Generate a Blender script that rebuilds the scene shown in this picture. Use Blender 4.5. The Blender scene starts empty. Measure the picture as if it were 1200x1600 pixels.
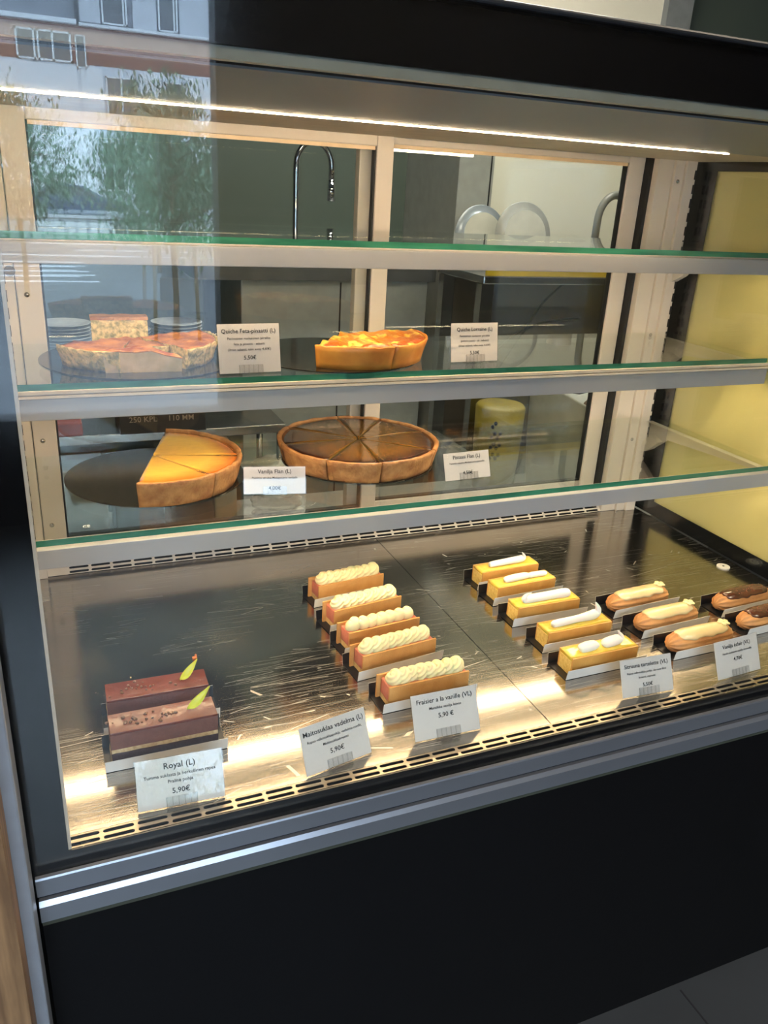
import bpy, bmesh, math, random
from math import sin, cos, pi, radians as R
from mathutils import Vector, Matrix, noise
random.seed(7)
SC = bpy.context.scene
COL = SC.collection

# ---------------------------------------------------------------- camera
cam_d = bpy.data.cameras.new('camera'); cam = bpy.data.objects.new('camera', cam_d); COL.objects.link(cam)
cam_d.sensor_fit = 'VERTICAL'; cam_d.sensor_height = 36.0; cam_d.lens = 1261.7 / 1600 * 36
cam_d.clip_start = .01; cam_d.clip_end = 300
def cam_axes(yaw, pit, rol):
    cy, sy, cp, sp, cr, sr = cos(yaw), sin(yaw), cos(pit), sin(pit), cos(rol), sin(rol)
    f = Vector((-sy*cp, cy*cp, sp)); r0 = Vector((cy, sy, 0)); u0 = r0.cross(f)
    return cr*r0 + sr*u0, -sr*r0 + cr*u0, f
r_, u_, f_ = cam_axes(-.4157, -.3858, .0588)
M4 = Matrix((r_, u_, -f_)).transposed().to_4x4(); M4.translation = Vector((.0211, -.9394, .6649))
cam.matrix_world = M4
SC.camera = cam
# ---------------------------------------------------------------- world, exposure
SC.view_settings.view_transform = 'Standard'; SC.view_settings.look = 'None'
SC.view_settings.gamma = 1; SC.view_settings.exposure = 0.30; SC.view_settings.use_curve_mapping = False
SC.cycles.transparent_max_bounces = 24
SC.cycles.max_bounces = 10; SC.cycles.sample_clamp_indirect = 6
w = bpy.data.worlds.new('sky'); SC.world = w; w.use_nodes = True
bg = w.node_tree.nodes['Background']; bg.inputs[0].default_value = (.62, .78, 1.0, 1); bg.inputs[1].default_value = 18.0
LED_S = 110.0        # strength of the case's own led strips
SHELF_S = 42.0
KITCHEN_FILL_S = 15
SHOP_FILL_S = 22.0
# daylight enters through the shop window (portal only guides the sampling of the sky)
pd = bpy.data.lights.new('window_portal', 'AREA'); pd.shape = 'RECTANGLE'; pd.size = 1.6; pd.size_y = 1.56; pd.cycles.is_portal = True
po = bpy.data.objects.new('window_portal', pd); COL.objects.link(po); po.location = (-.12, -2.66, .58); po.rotation_euler = (R(90), 0, 0)

# ---------------------------------------------------------------- materials
def lin(c):
    if isinstance(c, str):
        c = [int(c[i:i+2], 16)/255 for i in (0, 2, 4)]
    return [x/12.92 if x <= .04045 else ((x+.055)/1.055)**2.4 for x in c]
MATS = {}
def mat(name, col, rough=.5, metal=0, col2=None, nscale=30, bump=0, bscale=80, coat=0, spec=.5, sss=0, stretch=None, aniso=0, nlo=.35, nhi=.65, emit=None, estr=0):
    if name in MATS: return MATS[name]
    m = bpy.data.materials.new(name); m.use_nodes = True; nt = m.node_tree; N = nt.nodes; L = nt.links
    b = N['Principled BSDF']; MATS[name] = m
    b.inputs['Roughness'].default_value = rough; b.inputs['Metallic'].default_value = metal
    b.inputs['Specular IOR Level'].default_value = spec
    b.inputs['Coat Weight'].default_value = coat; b.inputs['Coat Roughness'].default_value = .08
    if sss: b.inputs['Subsurface Weight'].default_value = sss; b.inputs['Subsurface Scale'].default_value = .004
    if aniso: b.inputs['Anisotropic'].default_value = aniso
    c = lin(col)
    tc = N.new('ShaderNodeTexCoord'); mp = N.new('ShaderNodeMapping'); L.new(tc.outputs['Object'], mp.inputs[0])
    if stretch: mp.inputs['Scale'].default_value = stretch
    nz = N.new('ShaderNodeTexNoise'); nz.inputs['Scale'].default_value = nscale; nz.inputs['Detail'].default_value = 5
    L.new(mp.outputs[0], nz.inputs[0])
    c2 = lin(col2) if col2 else [x*.88 for x in c]
    cr = N.new('ShaderNodeValToRGB'); cr.color_ramp.elements[0].position = nlo; cr.color_ramp.elements[1].position = nhi
    cr.color_ramp.elements[0].color = (*c, 1); cr.color_ramp.elements[1].color = (*c2, 1)
    L.new(nz.outputs[0], cr.inputs[0]); L.new(cr.outputs[0], b.inputs['Base Color'])
    if bump:
        n2 = N.new('ShaderNodeTexNoise'); n2.inputs['Scale'].default_value = bscale; n2.inputs['Detail'].default_value = 4
        L.new(mp.outputs[0], n2.inputs[0])
        bp = N.new('ShaderNodeBump'); bp.inputs['Strength'].default_value = bump; bp.inputs['Distance'].default_value = .002
        L.new(n2.outputs[0], bp.inputs['Height']); L.new(bp.outputs[0], b.inputs['Normal'])
    if emit:
        b.inputs['Emission Color'].default_value = (*emit, 1); b.inputs['Emission Strength'].default_value = estr
    return m
def glass_mat(name, tint=(.985, 1, .99), ior=1.5):
    m = bpy.data.materials.new(name); m.use_nodes = True; nt = m.node_tree; N = nt.nodes; L = nt.links
    N.remove(N['Principled BSDF'])
    t = N.new('ShaderNodeBsdfTransparent'); t.inputs[0].default_value = (*tint, 1)
    g = N.new('ShaderNodeBsdfGlossy'); g.inputs['Roughness'].default_value = 0.0; g.inputs[0].default_value = (1, 1, 1, 1)
    geo = N.new('ShaderNodeNewGeometry'); mr = N.new('ShaderNodeMapRange')
    mr.inputs['To Min'].default_value = ior; mr.inputs['To Max'].default_value = 1/ior
    L.new(geo.outputs['Backfacing'], mr.inputs[0])
    f = N.new('ShaderNodeFresnel'); L.new(mr.outputs[0], f.inputs[0])
    mx = N.new('ShaderNodeMixShader'); L.new(f.outputs[0], mx.inputs[0]); L.new(t.outputs[0], mx.inputs[1]); L.new(g.outputs[0], mx.inputs[2])
    L.new(mx.outputs[0], N['Material Output'].inputs[0]); MATS[name] = m
    return m
def emit_mat(name, col, s):
    m = bpy.data.materials.new(name); m.use_nodes = True; nt = m.node_tree; nt.nodes.remove(nt.nodes['Principled BSDF'])
    e = nt.nodes.new('ShaderNodeEmission'); e.inputs[0].default_value = (*col, 1); e.inputs[1].default_value = s
    nt.links.new(e.outputs[0], nt.nodes['Material Output'].inputs[0]); MATS[name] = m; return m

GLASS = glass_mat('clear_glass'); SHELFG = glass_mat('shelf_glass', (.955, .985, .97))
LED = emit_mat('led_warm', (1.0, .73, .45), LED_S); LED2 = emit_mat('led_shelf', (1.0, .73, .44), SHELF_S)
LED3 = emit_mat('led_low_shelf', (1.0, .73, .44), SHELF_S*.72)
ACRYL = glass_mat('acrylic', (.93, .93, .93), 1.49)
BLACKP = mat('black_enamel', '08080b', .12, spec=.4)
BLACK = mat('black_panel', '060607', .55, spec=.15, bump=.05, bscale=200)
ALU = mat('painted_aluminium', 'cfc6bd', .38, col2='c6bdb4', nscale=6, bump=.03, bscale=300)
ALU2 = mat('grey_aluminium', '8b8e94', .32, metal=.75, col2='85888f', nscale=4)
RAILM = mat('price_rail_grey', 'b3b1ae', .40, metal=.2, col2='a2a4aa', nscale=3)
CANOPY = mat('canopy_grey', '7c8692', .4, col2='76808c', nscale=4)
SEAL = mat('rubber_seal', '15161a', .6)
GREENEDGE = mat('glass_edge_green', '2a6350', .12, col2='3d8468', nscale=8, coat=.6, stretch=(1, 8, 8))
YELLOW = mat('yellow_panel', 'd0c48a', .30, col2='c9bd80', nscale=3, bump=.02, bscale=20)
PAPER = mat('paper', 'e8e2dc', .5, col2='e2dcd6', nscale=20)
INK = mat('ink', '171416', .7)
WHITE = mat('white_paint', 'd9d9d4', .5)
STEEL = mat('steel', 'a9a9a8', .25, metal=1)
CHROME = mat('chrome', 'd5d8dc', .06, metal=1)
BOARDB = mat('board_black', '100f10', .28)
BOARDW = mat('board_white', 'cfcdca', .5)

def pan_material():
    m = bpy.data.materials.new('brushed_steel_pan'); m.use_nodes = True; nt = m.node_tree; N = nt.nodes; L = nt.links
    b = N['Principled BSDF']; b.inputs['Metallic'].default_value = 1; MATS['brushed_steel_pan'] = m
    geo = N.new('ShaderNodeNewGeometry'); mp = N.new('ShaderNodeMapping'); L.new(geo.outputs['Position'], mp.inputs[0]); mp.inputs['Scale'].default_value = (1.2, 60, 1)
    n1 = N.new('ShaderNodeTexNoise'); n1.inputs['Scale'].default_value = 6; n1.inputs['Detail'].default_value = 6; L.new(mp.outputs[0], n1.inputs[0])
    n2 = N.new('ShaderNodeTexNoise'); n2.inputs['Scale'].default_value = 5; n2.inputs['Detail'].default_value = 3; L.new(geo.outputs['Position'], n2.inputs[0])
    cr = N.new('ShaderNodeValToRGB'); cr.color_ramp.elements[0].position = .3; cr.color_ramp.elements[1].position = .7
    cr.color_ramp.elements[0].color = (.36, .325, .285, 1); cr.color_ramp.elements[1].color = (.48, .44, .39, 1); L.new(n2.outputs[0], cr.inputs[0])
    # fine straight scratches: thin lines in several directions
    prev = None
    for k, (ang, sc, th) in enumerate(((13, 48, .0035), (-20, 42, .0035), (34, 46, .003), (5, 66, .004), (-8, 58, .004), (22, 80, .004), (-48, 34, .002))):
        mm = N.new('ShaderNodeMapping'); mm.inputs['Rotation'].default_value = (0, 0, R(ang)); mm.inputs['Scale'].default_value = (sc*.05, sc, 1); mm.inputs['Location'].default_value = (k*3.1, k*1.7, 0)
        L.new(geo.outputs['Position'], mm.inputs[0])
        v = N.new('ShaderNodeTexVoronoi'); v.feature = 'DISTANCE_TO_EDGE'; v.inputs['Scale'].default_value = 1.0; L.new(mm.outputs[0], v.inputs['Vector'])
        lt = N.new('ShaderNodeMath'); lt.operation = 'LESS_THAN'; lt.inputs[1].default_value = th; L.new(v.outputs['Distance'], lt.inputs[0])
        msk = N.new('ShaderNodeTexNoise'); msk.inputs['Scale'].default_value = 3.2 + k*.5; L.new(geo.outputs['Position'], msk.inputs[0])
        gt = N.new('ShaderNodeMath'); gt.operation = 'GREATER_THAN'; gt.inputs[1].default_value = .57; L.new(msk.outputs[0], gt.inputs[0])
        mu = N.new('ShaderNodeMath'); mu.operation = 'MULTIPLY'; L.new(lt.outputs[0], mu.inputs[0]); L.new(gt.outputs[0], mu.inputs[1])
        if prev is None: prev = mu
        else:
            mx = N.new('ShaderNodeMath'); mx.operation = 'MAXIMUM'; L.new(prev.outputs[0], mx.inputs[0]); L.new(mu.outputs[0], mx.inputs[1]); prev = mx
    mc = N.new('ShaderNodeMix'); mc.data_type = 'RGBA'; sf = N.new('ShaderNodeMath'); sf.operation = 'MULTIPLY'; sf.inputs[1].default_value = .5; L.new(prev.outputs[0], sf.inputs[0]); L.new(sf.outputs[0], mc.inputs['Factor']); L.new(cr.outputs[0], mc.inputs['A']); mc.inputs['B'].default_value = (.72, .68, .62, 1)
    L.new(mc.outputs['Result'], b.inputs['Base Color'])
    rr = N.new('ShaderNodeMapRange'); rr.inputs['To Min'].default_value = .11; rr.inputs['To Max'].default_value = .19; L.new(n1.outputs[0], rr.inputs[0])
    ra = N.new('ShaderNodeMath'); ra.operation = 'MULTIPLY_ADD'; ra.inputs[1].default_value = .35; L.new(prev.outputs[0], ra.inputs[0]); L.new(rr.outputs[0], ra.inputs[2])
    L.new(ra.outputs[0], b.inputs['Roughness'])
    bp = N.new('ShaderNodeBump'); bp.inputs['Strength'].default_value = .05; bp.inputs['Distance'].default_value = .0006; L.new(n1.outputs[0], bp.inputs['Height']); L.new(bp.outputs[0], b.inputs['Normal'])
    return m
PAN = pan_material()

# ---------------------------------------------------------------- mesh helpers
class MB:
    def __init__(s): s.bm = bmesh.new()
    def box(s, x0, x1, y0, y1, z0, z1, mi=0, mt=None):
        v = [s.bm.verts.new(p) for p in ((x0,y0,z0),(x1,y0,z0),(x1,y1,z0),(x0,y1,z0),(x0,y0,z1),(x1,y0,z1),(x1,y1,z1),(x0,y1,z1))]
        if mt is not None:
            for q in v: q.co = mt @ q.co
        for f in ((0,3,2,1),(4,5,6,7),(0,1,5,4),(1,2,6,5),(2,3,7,6),(3,0,4,7)):
            fc = s.bm.faces.new([v[i] for i in f]); fc.material_index = mi
        return s
    def loft(s, rings, closed=True, cap=True, mi=0, smooth=True):
        vr = [[s.bm.verts.new(p) for p in r] for r in rings]
        n = len(vr[0])
        for a, b in zip(vr, vr[1:]):
            for i in range(n if closed else n-1):
                f = s.bm.faces.new((a[i], a[(i+1) % n], b[(i+1) % n], b[i])); f.material_index = mi; f.smooth = smooth
        if cap and closed:
            for r_, fl in ((vr[0], True), (vr[-1], False)):
                f = s.bm.faces.new(r_[::-1] if fl else r_); f.material_index = mi
        return s
    def tube(s, pts, rad, n=12, mi=0, squash=1.0):
        pts = [Vector(p) for p in pts]
        if not hasattr(rad, '__len__'): rad = [rad]*len(pts)
        rings = []; up = None
        for i, p in enumerate(pts):
            d = (pts[min(i+1, len(pts)-1)] - pts[max(i-1, 0)]).normalized()
            if up is None: up = Vector((0, 0, 1)) if abs(d.z) < .9 else Vector((0, 1, 0))
            a = d.cross(up).normalized(); b = a.cross(d).normalized(); up = b
            rings.append([p + rad[i]*(cos(2*pi*k/n)*a + squash*sin(2*pi*k/n)*b) for k in range(n)])
        return s.loft(rings, mi=mi)
    def disc(s, c, r, h, n=48, mi=0, r2=None):
        r2 = r if r2 is None else r2
        return s.loft([[(c[0]+r*cos(2*pi*k/n), c[1]+r*sin(2*pi*k/n), c[2]) for k in range(n)], [(c[0]+r2*cos(2*pi*k/n), c[1]+r2*sin(2*pi*k/n), c[2]+h) for k in range(n)]], mi=mi, smooth=False)
    def lathe(s, c, prof, n=40, mi=0):
        return s.loft([[(c[0]+r*cos(2*pi*k/n), c[1]+r*sin(2*pi*k/n), c[2]+z) for k in range(n)] for r, z in prof], mi=mi)
    def poly(s, pts, ax, t, mi=0):   # extrude a flat polygon by vector t
        a = [s.bm.verts.new(p) for p in pts]; b = [s.bm.verts.new(Vector(p)+Vector(t)) for p in pts]
        n = len(a)
        for f in [a[::-1], b] + [[a[i], a[(i+1) % n], b[(i+1) % n], b[i]] for i in range(n)]:
            fc = s.bm.faces.new(f); fc.material_index = mi
        return s
    def blob(s, c, r, rot=None, nu=16, nv=10, fn=None, mi=0):
        rings = []
        for j in range(nv+1):
            th = pi*(.02 + .96*j/nv); ring = []
            for i in range(nu):
                ph = 2*pi*i/nu
                p = Vector((sin(th)*cos(ph), sin(th)*sin(ph), cos(th)))
                k = fn(th, ph) if fn else 1
                p = Vector((p.x*r[0]*k, p.y*r[1]*k, p.z*r[2]*k))
                if rot: p = rot @ p
                ring.append(p + Vector(c))
            rings.append(ring)
        return s.loft(rings, mi=mi)
    def build(s, name, m, parent=None, loc=None, smooth=False, bevel=0, kind=None, label=None):
        bmesh.ops.recalc_face_normals(s.bm, faces=s.bm.faces)
        me = bpy.data.meshes.new(name); s.bm.to_mesh(me); s.bm.free()
        for q in (m if isinstance(m, (list, tuple)) else [m]): me.materials.append(q)
        if smooth:
            for p in me.polygons: p.use_smooth = True
        o = bpy.data.objects.new(name, me); COL.objects.link(o)
        if parent: o.parent = parent
        if loc: o.location = loc
        if bevel:
            bv = o.modifiers.new('bevel', 'BEVEL'); bv.width = bevel; bv.segments = 2; bv.limit_method = 'ANGLE'
        if kind: o['kind'] = kind
        if label: o['label'] = label
        return o
def tag(o, label, cat, group=None, kind=None):
    o['label'] = label; o['category'] = cat
    if group: o['group'] = group
    if kind: o['kind'] = kind
    return o
def thing(name, label, cat, loc=(0, 0, 0), rz=0, group=None):
    o = bpy.data.objects.new(name, None); COL.objects.link(o); o.location = loc; o.rotation_euler = (0, 0, rz); o.empty_display_size = .02
    return tag(o, label, cat, group)
def dup(root, loc, rz, label, group=None):
    c = root.copy(); COL.objects.link(c); c.location = loc; c.rotation_euler = (0, 0, rz); c['label'] = label
    if group: c['group'] = group
    for ch in list(root.children):
        d = ch.copy(); COL.objects.link(d); d.parent = c
        for g in list(ch.children):
            e = g.copy(); COL.objects.link(e); e.parent = d
    return c
def struct(name, mb, m, **k):
    return mb.build(name, m, kind='structure', **k)

# ================================================================ SHELL
FZ = -.59
CONC = mat('concrete_floor', '303336', .5, col2='272a2d', nscale=3, bump=.05, bscale=40)
DARKW = mat('dark_wall', '28282b', .7, col2='242427', nscale=2)
fl = MB(); fl.box(-2.5, 4.2, -2.6, 2.2, FZ-.1, FZ); struct('floor', fl, CONC)
fj = MB()
for x in (.93, 2.1): fj.box(x-.0015, x+.0015, -2.5, -.26, FZ-.0005, FZ+.0006)
fj.box(-2.4, 4.1, -1.42, -1.417, FZ-.0005, FZ+.0006); struct('trim_1', fj, SEAL)
ce = MB(); ce.box(-2.5, 4.2, -2.6, 2.2, 2.05, 2.15); struct('ceiling', ce, mat('ceiling_grey', '8a8d90', .8))
wl = MB(); wl.box(-2.6, -2.5, -2.6, 2.2, FZ, 2.05); struct('wall_left', wl, DARKW)
wr = MB(); wr.box(4.2, 4.3, -2.6, 2.2, FZ, 2.05); struct('wall_right', wr, DARKW)
GREENW = mat('green_grey_wall', '515c55', .6, col2='4b564f', nscale=2)
CREAM = mat('cream_wall', 'dcd9c8', .6, col2='d6d3c2', nscale=2)
wb = MB(); wb.box(-2.5, 4.2, 2.1, 2.2, FZ, 2.05); struct('wall_back', wb, GREENW)
# street side wall: window opening narrowed to limit daylight, a narrow one further right
wf = MB()
WX = .66
wf.box(WX, 2.78, -2.7, -2.6, FZ, 2.05); wf.box(2.83, 4.2, -2.7, -2.6, FZ, 2.05)
wf.box(2.78, 2.83, -2.7, -2.6, FZ, .90); wf.box(2.78, 2.83, -2.7, -2.6, 1.04, 2.05)
wf.box(-2.5, WX, -2.7, -2.6, FZ, -.19); wf.box(-2.5, WX, -2.7, -2.6, 1.35, 2.05); wf.box(-2.5, -.9, -2.7, -2.6, -.19, 1.35)
struct('wall_front', wf, DARKW)
w1 = MB(); w1.box(-.9, WX, -2.66, -2.654, -.19, 1.35); struct('window_1', w1, GLASS)
w2 = MB(); w2.box(2.78, 2.83, -2.66, -2.654, .90, 1.04); struct('window_2', w2, GLASS)

# ================================================================ THE CASE
case = thing('pastry_display_case', 'large glass pastry display case with black fascia, grey rails and warm lighting', 'display case', (0, 0, FZ))
def P(name, mb, m, parent=case, **k):
    o = mb.build(name, m, parent, **k)
    if parent is case: o.location = (0, 0, -FZ)
    return o
XL, XRR = -.045, 1.262
# base cabinet, open inside (front, ends, back, bottom)
b = MB(); b.box(-.034, 1.30, -.248, -.238, FZ, -.070); P('base_panel', b, BLACK)
b = MB(); b.box(-.034, 1.30, -.225, -.213, FZ, FZ+.03); b.box(-.03, -.015, -.230, .46, FZ, -.02); b.box(1.285, 1.30, -.230, .46, FZ, -.02); b.box(-.015, 1.285, .45, .46, FZ, -.03); b.box(-.014, 1.284, -.238, .449, -.075, -.065); P('base_carcass', b, BLACK)
b = MB(); b.box(-.034, 1.30, -.2495, -.2405, -.0695, -.0605); P('shadow_strip', b, mat('olive_strip', '3b3c2e', .6))
# front aluminium rail, two stepped profiles with a groove
b = MB(); b.poly([(-.0355, -.243, -.0075), (-.0355, -.2475, -.0075), (-.0355, -.2485, -.0095), (-.0355, -.2485, -.0305), (-.0355, -.243, -.0305)], 0, (1.345, 0, 0)); P('upper_rail', b, ALU2)
b = MB(); b.box(-.034, 1.31, -.2455, -.243, -.0345, -.0306); P('rail_groove', b, SEAL)
b = MB(); b.poly([(-.0345, -.243, -.0346), (-.0345, -.2505, -.0346), (-.0345, -.2542, -.0396), (-.0345, -.2542, -.0600), (-.0345, -.243, -.0600)], 0, (1.3445, 0, 0)); P('lower_rail', b, ALU2)
# front glass with black printed borders behind it
b = MB(); b.box(-.12, 1.30, -.2425, -.2365, -.03, .808); P('front_glass', b, GLASS)
b = MB(); b.box(-.12, -.0015, -.2355, -.2335, -.03, .757); b.box(-.0015, 1.30, -.2355, -.2335, -.03, .0085); P('printed_border', b, BLACKP, label='black printed border of the front glass')
b = MB(); b.box(-.12, 1.60, -.2355, -.2215, .757, .8065); P('fascia', b, BLACKP)
b = MB(); b.box(-.12, 1.60, -.2435, -.12, .8085, .8140); P('top_cap', b, mat('dark_cap', '20242a', .3), bevel=.002)
b = MB(); b.box(-.0015, .0015, -.2335, -.225, 0, .757); P('glass_edge_strip', b, mat('edge_strip', 'b9a998', .3))
# canopy: front lip, recessed groove, ceiling
b = MB(); b.box(-.05, 1.35, -.2335, -.2215, .7472, .7565); P('canopy_lip', b, mat('canopy_lip_grey', '74766f', .4))
b = MB(); b.box(-.05, 1.35, -.2214, -.197, .752, .756); b.box(-.05, 1.35, -.199, -.197, .748, .752); P('canopy_groove', b, SEAL)
b = MB(); b.poly([(-.05, -.1965, .7462), (-.05, .070, .7335), (-.05, .070, .7345), (-.05, -.1965, .7482)], 0, (1.312, 0, 0)); P('canopy_ceiling', b, CANOPY)
b = MB(); b.box(-.05, 1.262, .0925, .43, .738, .744); P('rear_ceiling', b, mat('rear_ceiling_cream', 'cdbfae', .45))
b = MB(); b.box(-.05, 1.35, -.2, .46, .770, .808); P('canopy_top', b, BLACK)
b = MB(); b.box(-.03, 1.0, .0705, .092, .7375, .744); prof = P('light_profile', b, mat('profile_alu', 'c9b8a4', .3, metal=.5))
b = MB(); b.box(-.028, .99, .0715, .0765, .7326, .7374); lt = b.build('led_strip', LED, prof)
b = MB(); b.box(1.0, 1.26, .072, .0885, .7365, .744); P('light_profile_end', b, SEAL)

# deck: two brushed pans meeting at the seam
def pan(x0, x1, lab):
    b = MB(); b.box(x0, x1, -.2040, .4315, -.0016, 0)
    b.box(x0, x1, -.2040, -.2028, -.02, -.0016)
    return P('deck_pan', b, PAN, label=lab)
pan(-.032, .6106, 'left brushed steel deck pan'); pan(.6118, 1.262, 'right brushed steel deck pan')
b = MB(); b.box(-.032, 1.262, -.205, .43, -.012, -.004); P('deck_support', b, SEAL)
b = MB(); b.disc((1.226, .117, .0001), .0125, .0022, 32); wd = P('round_cap', b, WHITE)
b = MB(); b.disc((1.226, .117, .0023), .0022, .0006, 12); b.build('screw', SEAL, wd)
# grilles with real slots
def slot_cell(b, x0, x1, y0, y1, sx, sy, mt=None, th=.001):
    cx, cy = (x0+x1)/2, (y0+y1)/2; hx, hy = (x1-x0)/2, (y1-y0)/2
    n = 8; inner = []; r = sy/2; L = sx/2 - r
    for k in range(n+1): a = -pi/2 + pi*k/n; inner.append((cx+L+r*cos(a), cy+r*sin(a)))
    for k in range(n+1): a = pi/2 + pi*k/n; inner.append((cx-L+r*cos(a), cy+r*sin(a)))
    outer = []
    for k, (px, py) in enumerate(inner):
        right = k <= n; kk = k if right else k-n-1
        if right: c = [(cx+L, y0), (x1, y0), (x1, y0), (x1, y0+hy*.5), (x1, cy), (x1, y1-hy*.5), (x1, y1), (x1, y1), (cx+L, y1)][kk]
        else: c = [(cx-L, y1), (x0, y1), (x0, y1), (x0, y1-hy*.5), (x0, cy), (x0, y0+hy*.5), (x0, y0), (x0, y0), (cx-L, y0)][kk]
        outer.append(c)
    m = mt or Matrix()
    def V(p, z): return b.bm.verts.new(m @ Vector((p[0], p[1], z)))
    it = [V(p, 0) for p in inner]; ib = [V(p, -th) for p in inner]; ot = [V(p, 0) for p in outer]
    N_ = len(inner)
    for i in range(N_):
        j = (i+1) % N_
        b.bm.faces.new((ot[i], ot[j], it[j], it[i])); b.bm.faces.new((it[i], it[j], ib[j], ib[i]))
GR = mat('grille_steel', 'b3a695', .28, metal=.9)
b = MB(); x = -.004
while x < 1.25:
    for y0 in (-.2235, -.2140): slot_cell(b, x, x+.036, y0, y0+.0095, .0325, .0052)
    x += .036
b.box(-.032, -.004, -.2235, -.2045, -.001, 0)
bmesh.ops.remove_doubles(b.bm, verts=b.bm.verts, dist=1e-5)
P('front_grille', b, GR)
b = MB(); b.box(-.032, 1.262, -.2243, -.2236, -.03, -.001); b.box(-.032, 1.262, -.2233, -.2052, -.03, -.028); P('grille_channel', b, [BLACK])
mt = Matrix.Translation((0, .4325, .001)) @ Matrix.Rotation(R(40), 4, 'X')
b = MB(); x = .030
while x < 1.16:
    for k in range(3): slot_cell(b, x, x+.0365, k*.0082, k*.0082+.0082, .0325, .0045, mt)
    x += .0365
b.box(-.03, .03, 0, .0246, -.001, 0, mt=mt); b.box(x, 1.25, 0, .0246, -.001, 0, mt=mt)
bmesh.ops.remove_doubles(b.bm, verts=b.bm.verts, dist=1e-5)
P('rear_grille', b, ALU)
b = MB(); b.box(-.03, 1.25, .462, .470, -.03, .02); b.box(-.03, 1.25, .435, .462, -.031, -.028); P('rear_channel', b, SEAL)

# sliding rear doors
def door(x0, x1, y, sl, sr, zt, zb, lab):
    b = MB()
    b.box(x0, x0+sl, y, y+.02, zb-.045, zt+.03); b.box(x1-sr, x1, y, y+.02, zb-.045, zt+.03)
    b.box(x0+sl, x1-sr, y, y+.02, zt, zt+.03); b.box(x0+sl, x1-sr, y, y+.02, zb-.045, zb)
    fr = P('sliding_door', b, ALU, bevel=.0015, label=lab)
    b = MB(); t = .003
    b.box(x0+sl, x0+sl+t, y+.004, y+.016, zb, zt); b.box(x1-sr-t, x1-sr, y+.004, y+.016, zb, zt); b.box(x0+sl, x1-sr, y+.004, y+.016, zb, zb+t)
    b.build('seal', SEAL, fr)
    b = MB(); b.box(x0+sl+t, x1-sr-t, y+.008, y+.012, zb+t, zt); b.build('door_glass', GLASS, fr)
    b = MB(); b.box(x0+sl+t, x1-sr-t, y+.001, y+.004, zt-.006, zt); b.build('top_bead', mat('bead', 'e0c4a0', .3), fr)
    return fr
door(-.002, .608, .4365, .036, .031, .722, .068, 'left sliding rear door of the case')
door(.556, 1.157, .462, .024, .038, .728, .068, 'right sliding rear door of the case')
b = MB()   # stiles and vertical beads of the rear frame
b.box(-.05, 1.25, .4325, .4860, .752, .770)
P('door_track', b, ALU)
b = MB(); b.box(-.05, 1.25, .4365, .486, .0145, .0225); P('door_track', b, ALU)
def upright(x0, x1, side):
    s = 1 if side == 'r' else -1
    b = MB()
    if side == 'r':
        b.box(1.166, 1.203, .432, .485, .0, .752); b.box(1.204, 1.226, .427, .470, .0, .752); b.box(1.2265, 1.2515, .421, .470, .0, .752)
    else:
        b.box(-.040, -.0035, .427, .470, .0, .752)
    u = P('upright', b, ALU, bevel=.001, label='%s slotted upright of the case' % ('right' if side == 'r' else 'left'))
    b = MB(); z = .05
    while z < .72:
        if side == 'r': b.box(1.2475, 1.2519, .4205, .4232, z, z+.017)
        else: b.box(-.020, -.0155, .4262, .4275, z, z+.017)
        z += .0262
    b.build('slot', SEAL, u, kind='stuff')
    for z in ((.70, .40, .17) if side == 'r' else (.478, .245, .095)):
        b = MB(); X = 1.214 if side == 'r' else .012
        y = .427 if side == 'r' else .4365
        b.blob((X, y, z), (.004, .0025, .004)); b.build('screw', STEEL, u)
    return u
upright(0, 0, 'r'); upL = upright(0, 0, 'l')
b = MB(); b.box(1.158, 1.1655, .447, .485, .02, .752); P('door_seal', b, SEAL)
b = MB(); b.tube([(-.008, .4258, .514), (-.008, .4262, .514)], .008, 20); b.build('round_hole', mat('hole_grey', '6b6258', .5), upL)
# left end wall
b = MB(); b.box(-.052, -.047, -.23, .47, 0, .752); P('end_wall', b, ALU, label='left inner end wall')
# right end: glass, black printed edges, yellow panel outside it
b = MB(); b.box(1.264, 1.269, -.232, .47, 0, .738); P('side_glass', b, GLASS)
b = MB(); b.box(1.270, 1.2715, .385, .47, .032, .722); b.box(1.270, 1.2715, -.232, .47, 0, .032); b.box(1.270, 1.2715, -.232, .47, .722, .74); P('side_border', b, BLACKP, label='black printed border of the right side glass')
b = MB(); b.box(1.2765, 1.282, -.232, .47, 0, .74); P('side_panel', b, YELLOW, label='yellow panel behind the right side glass')

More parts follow.
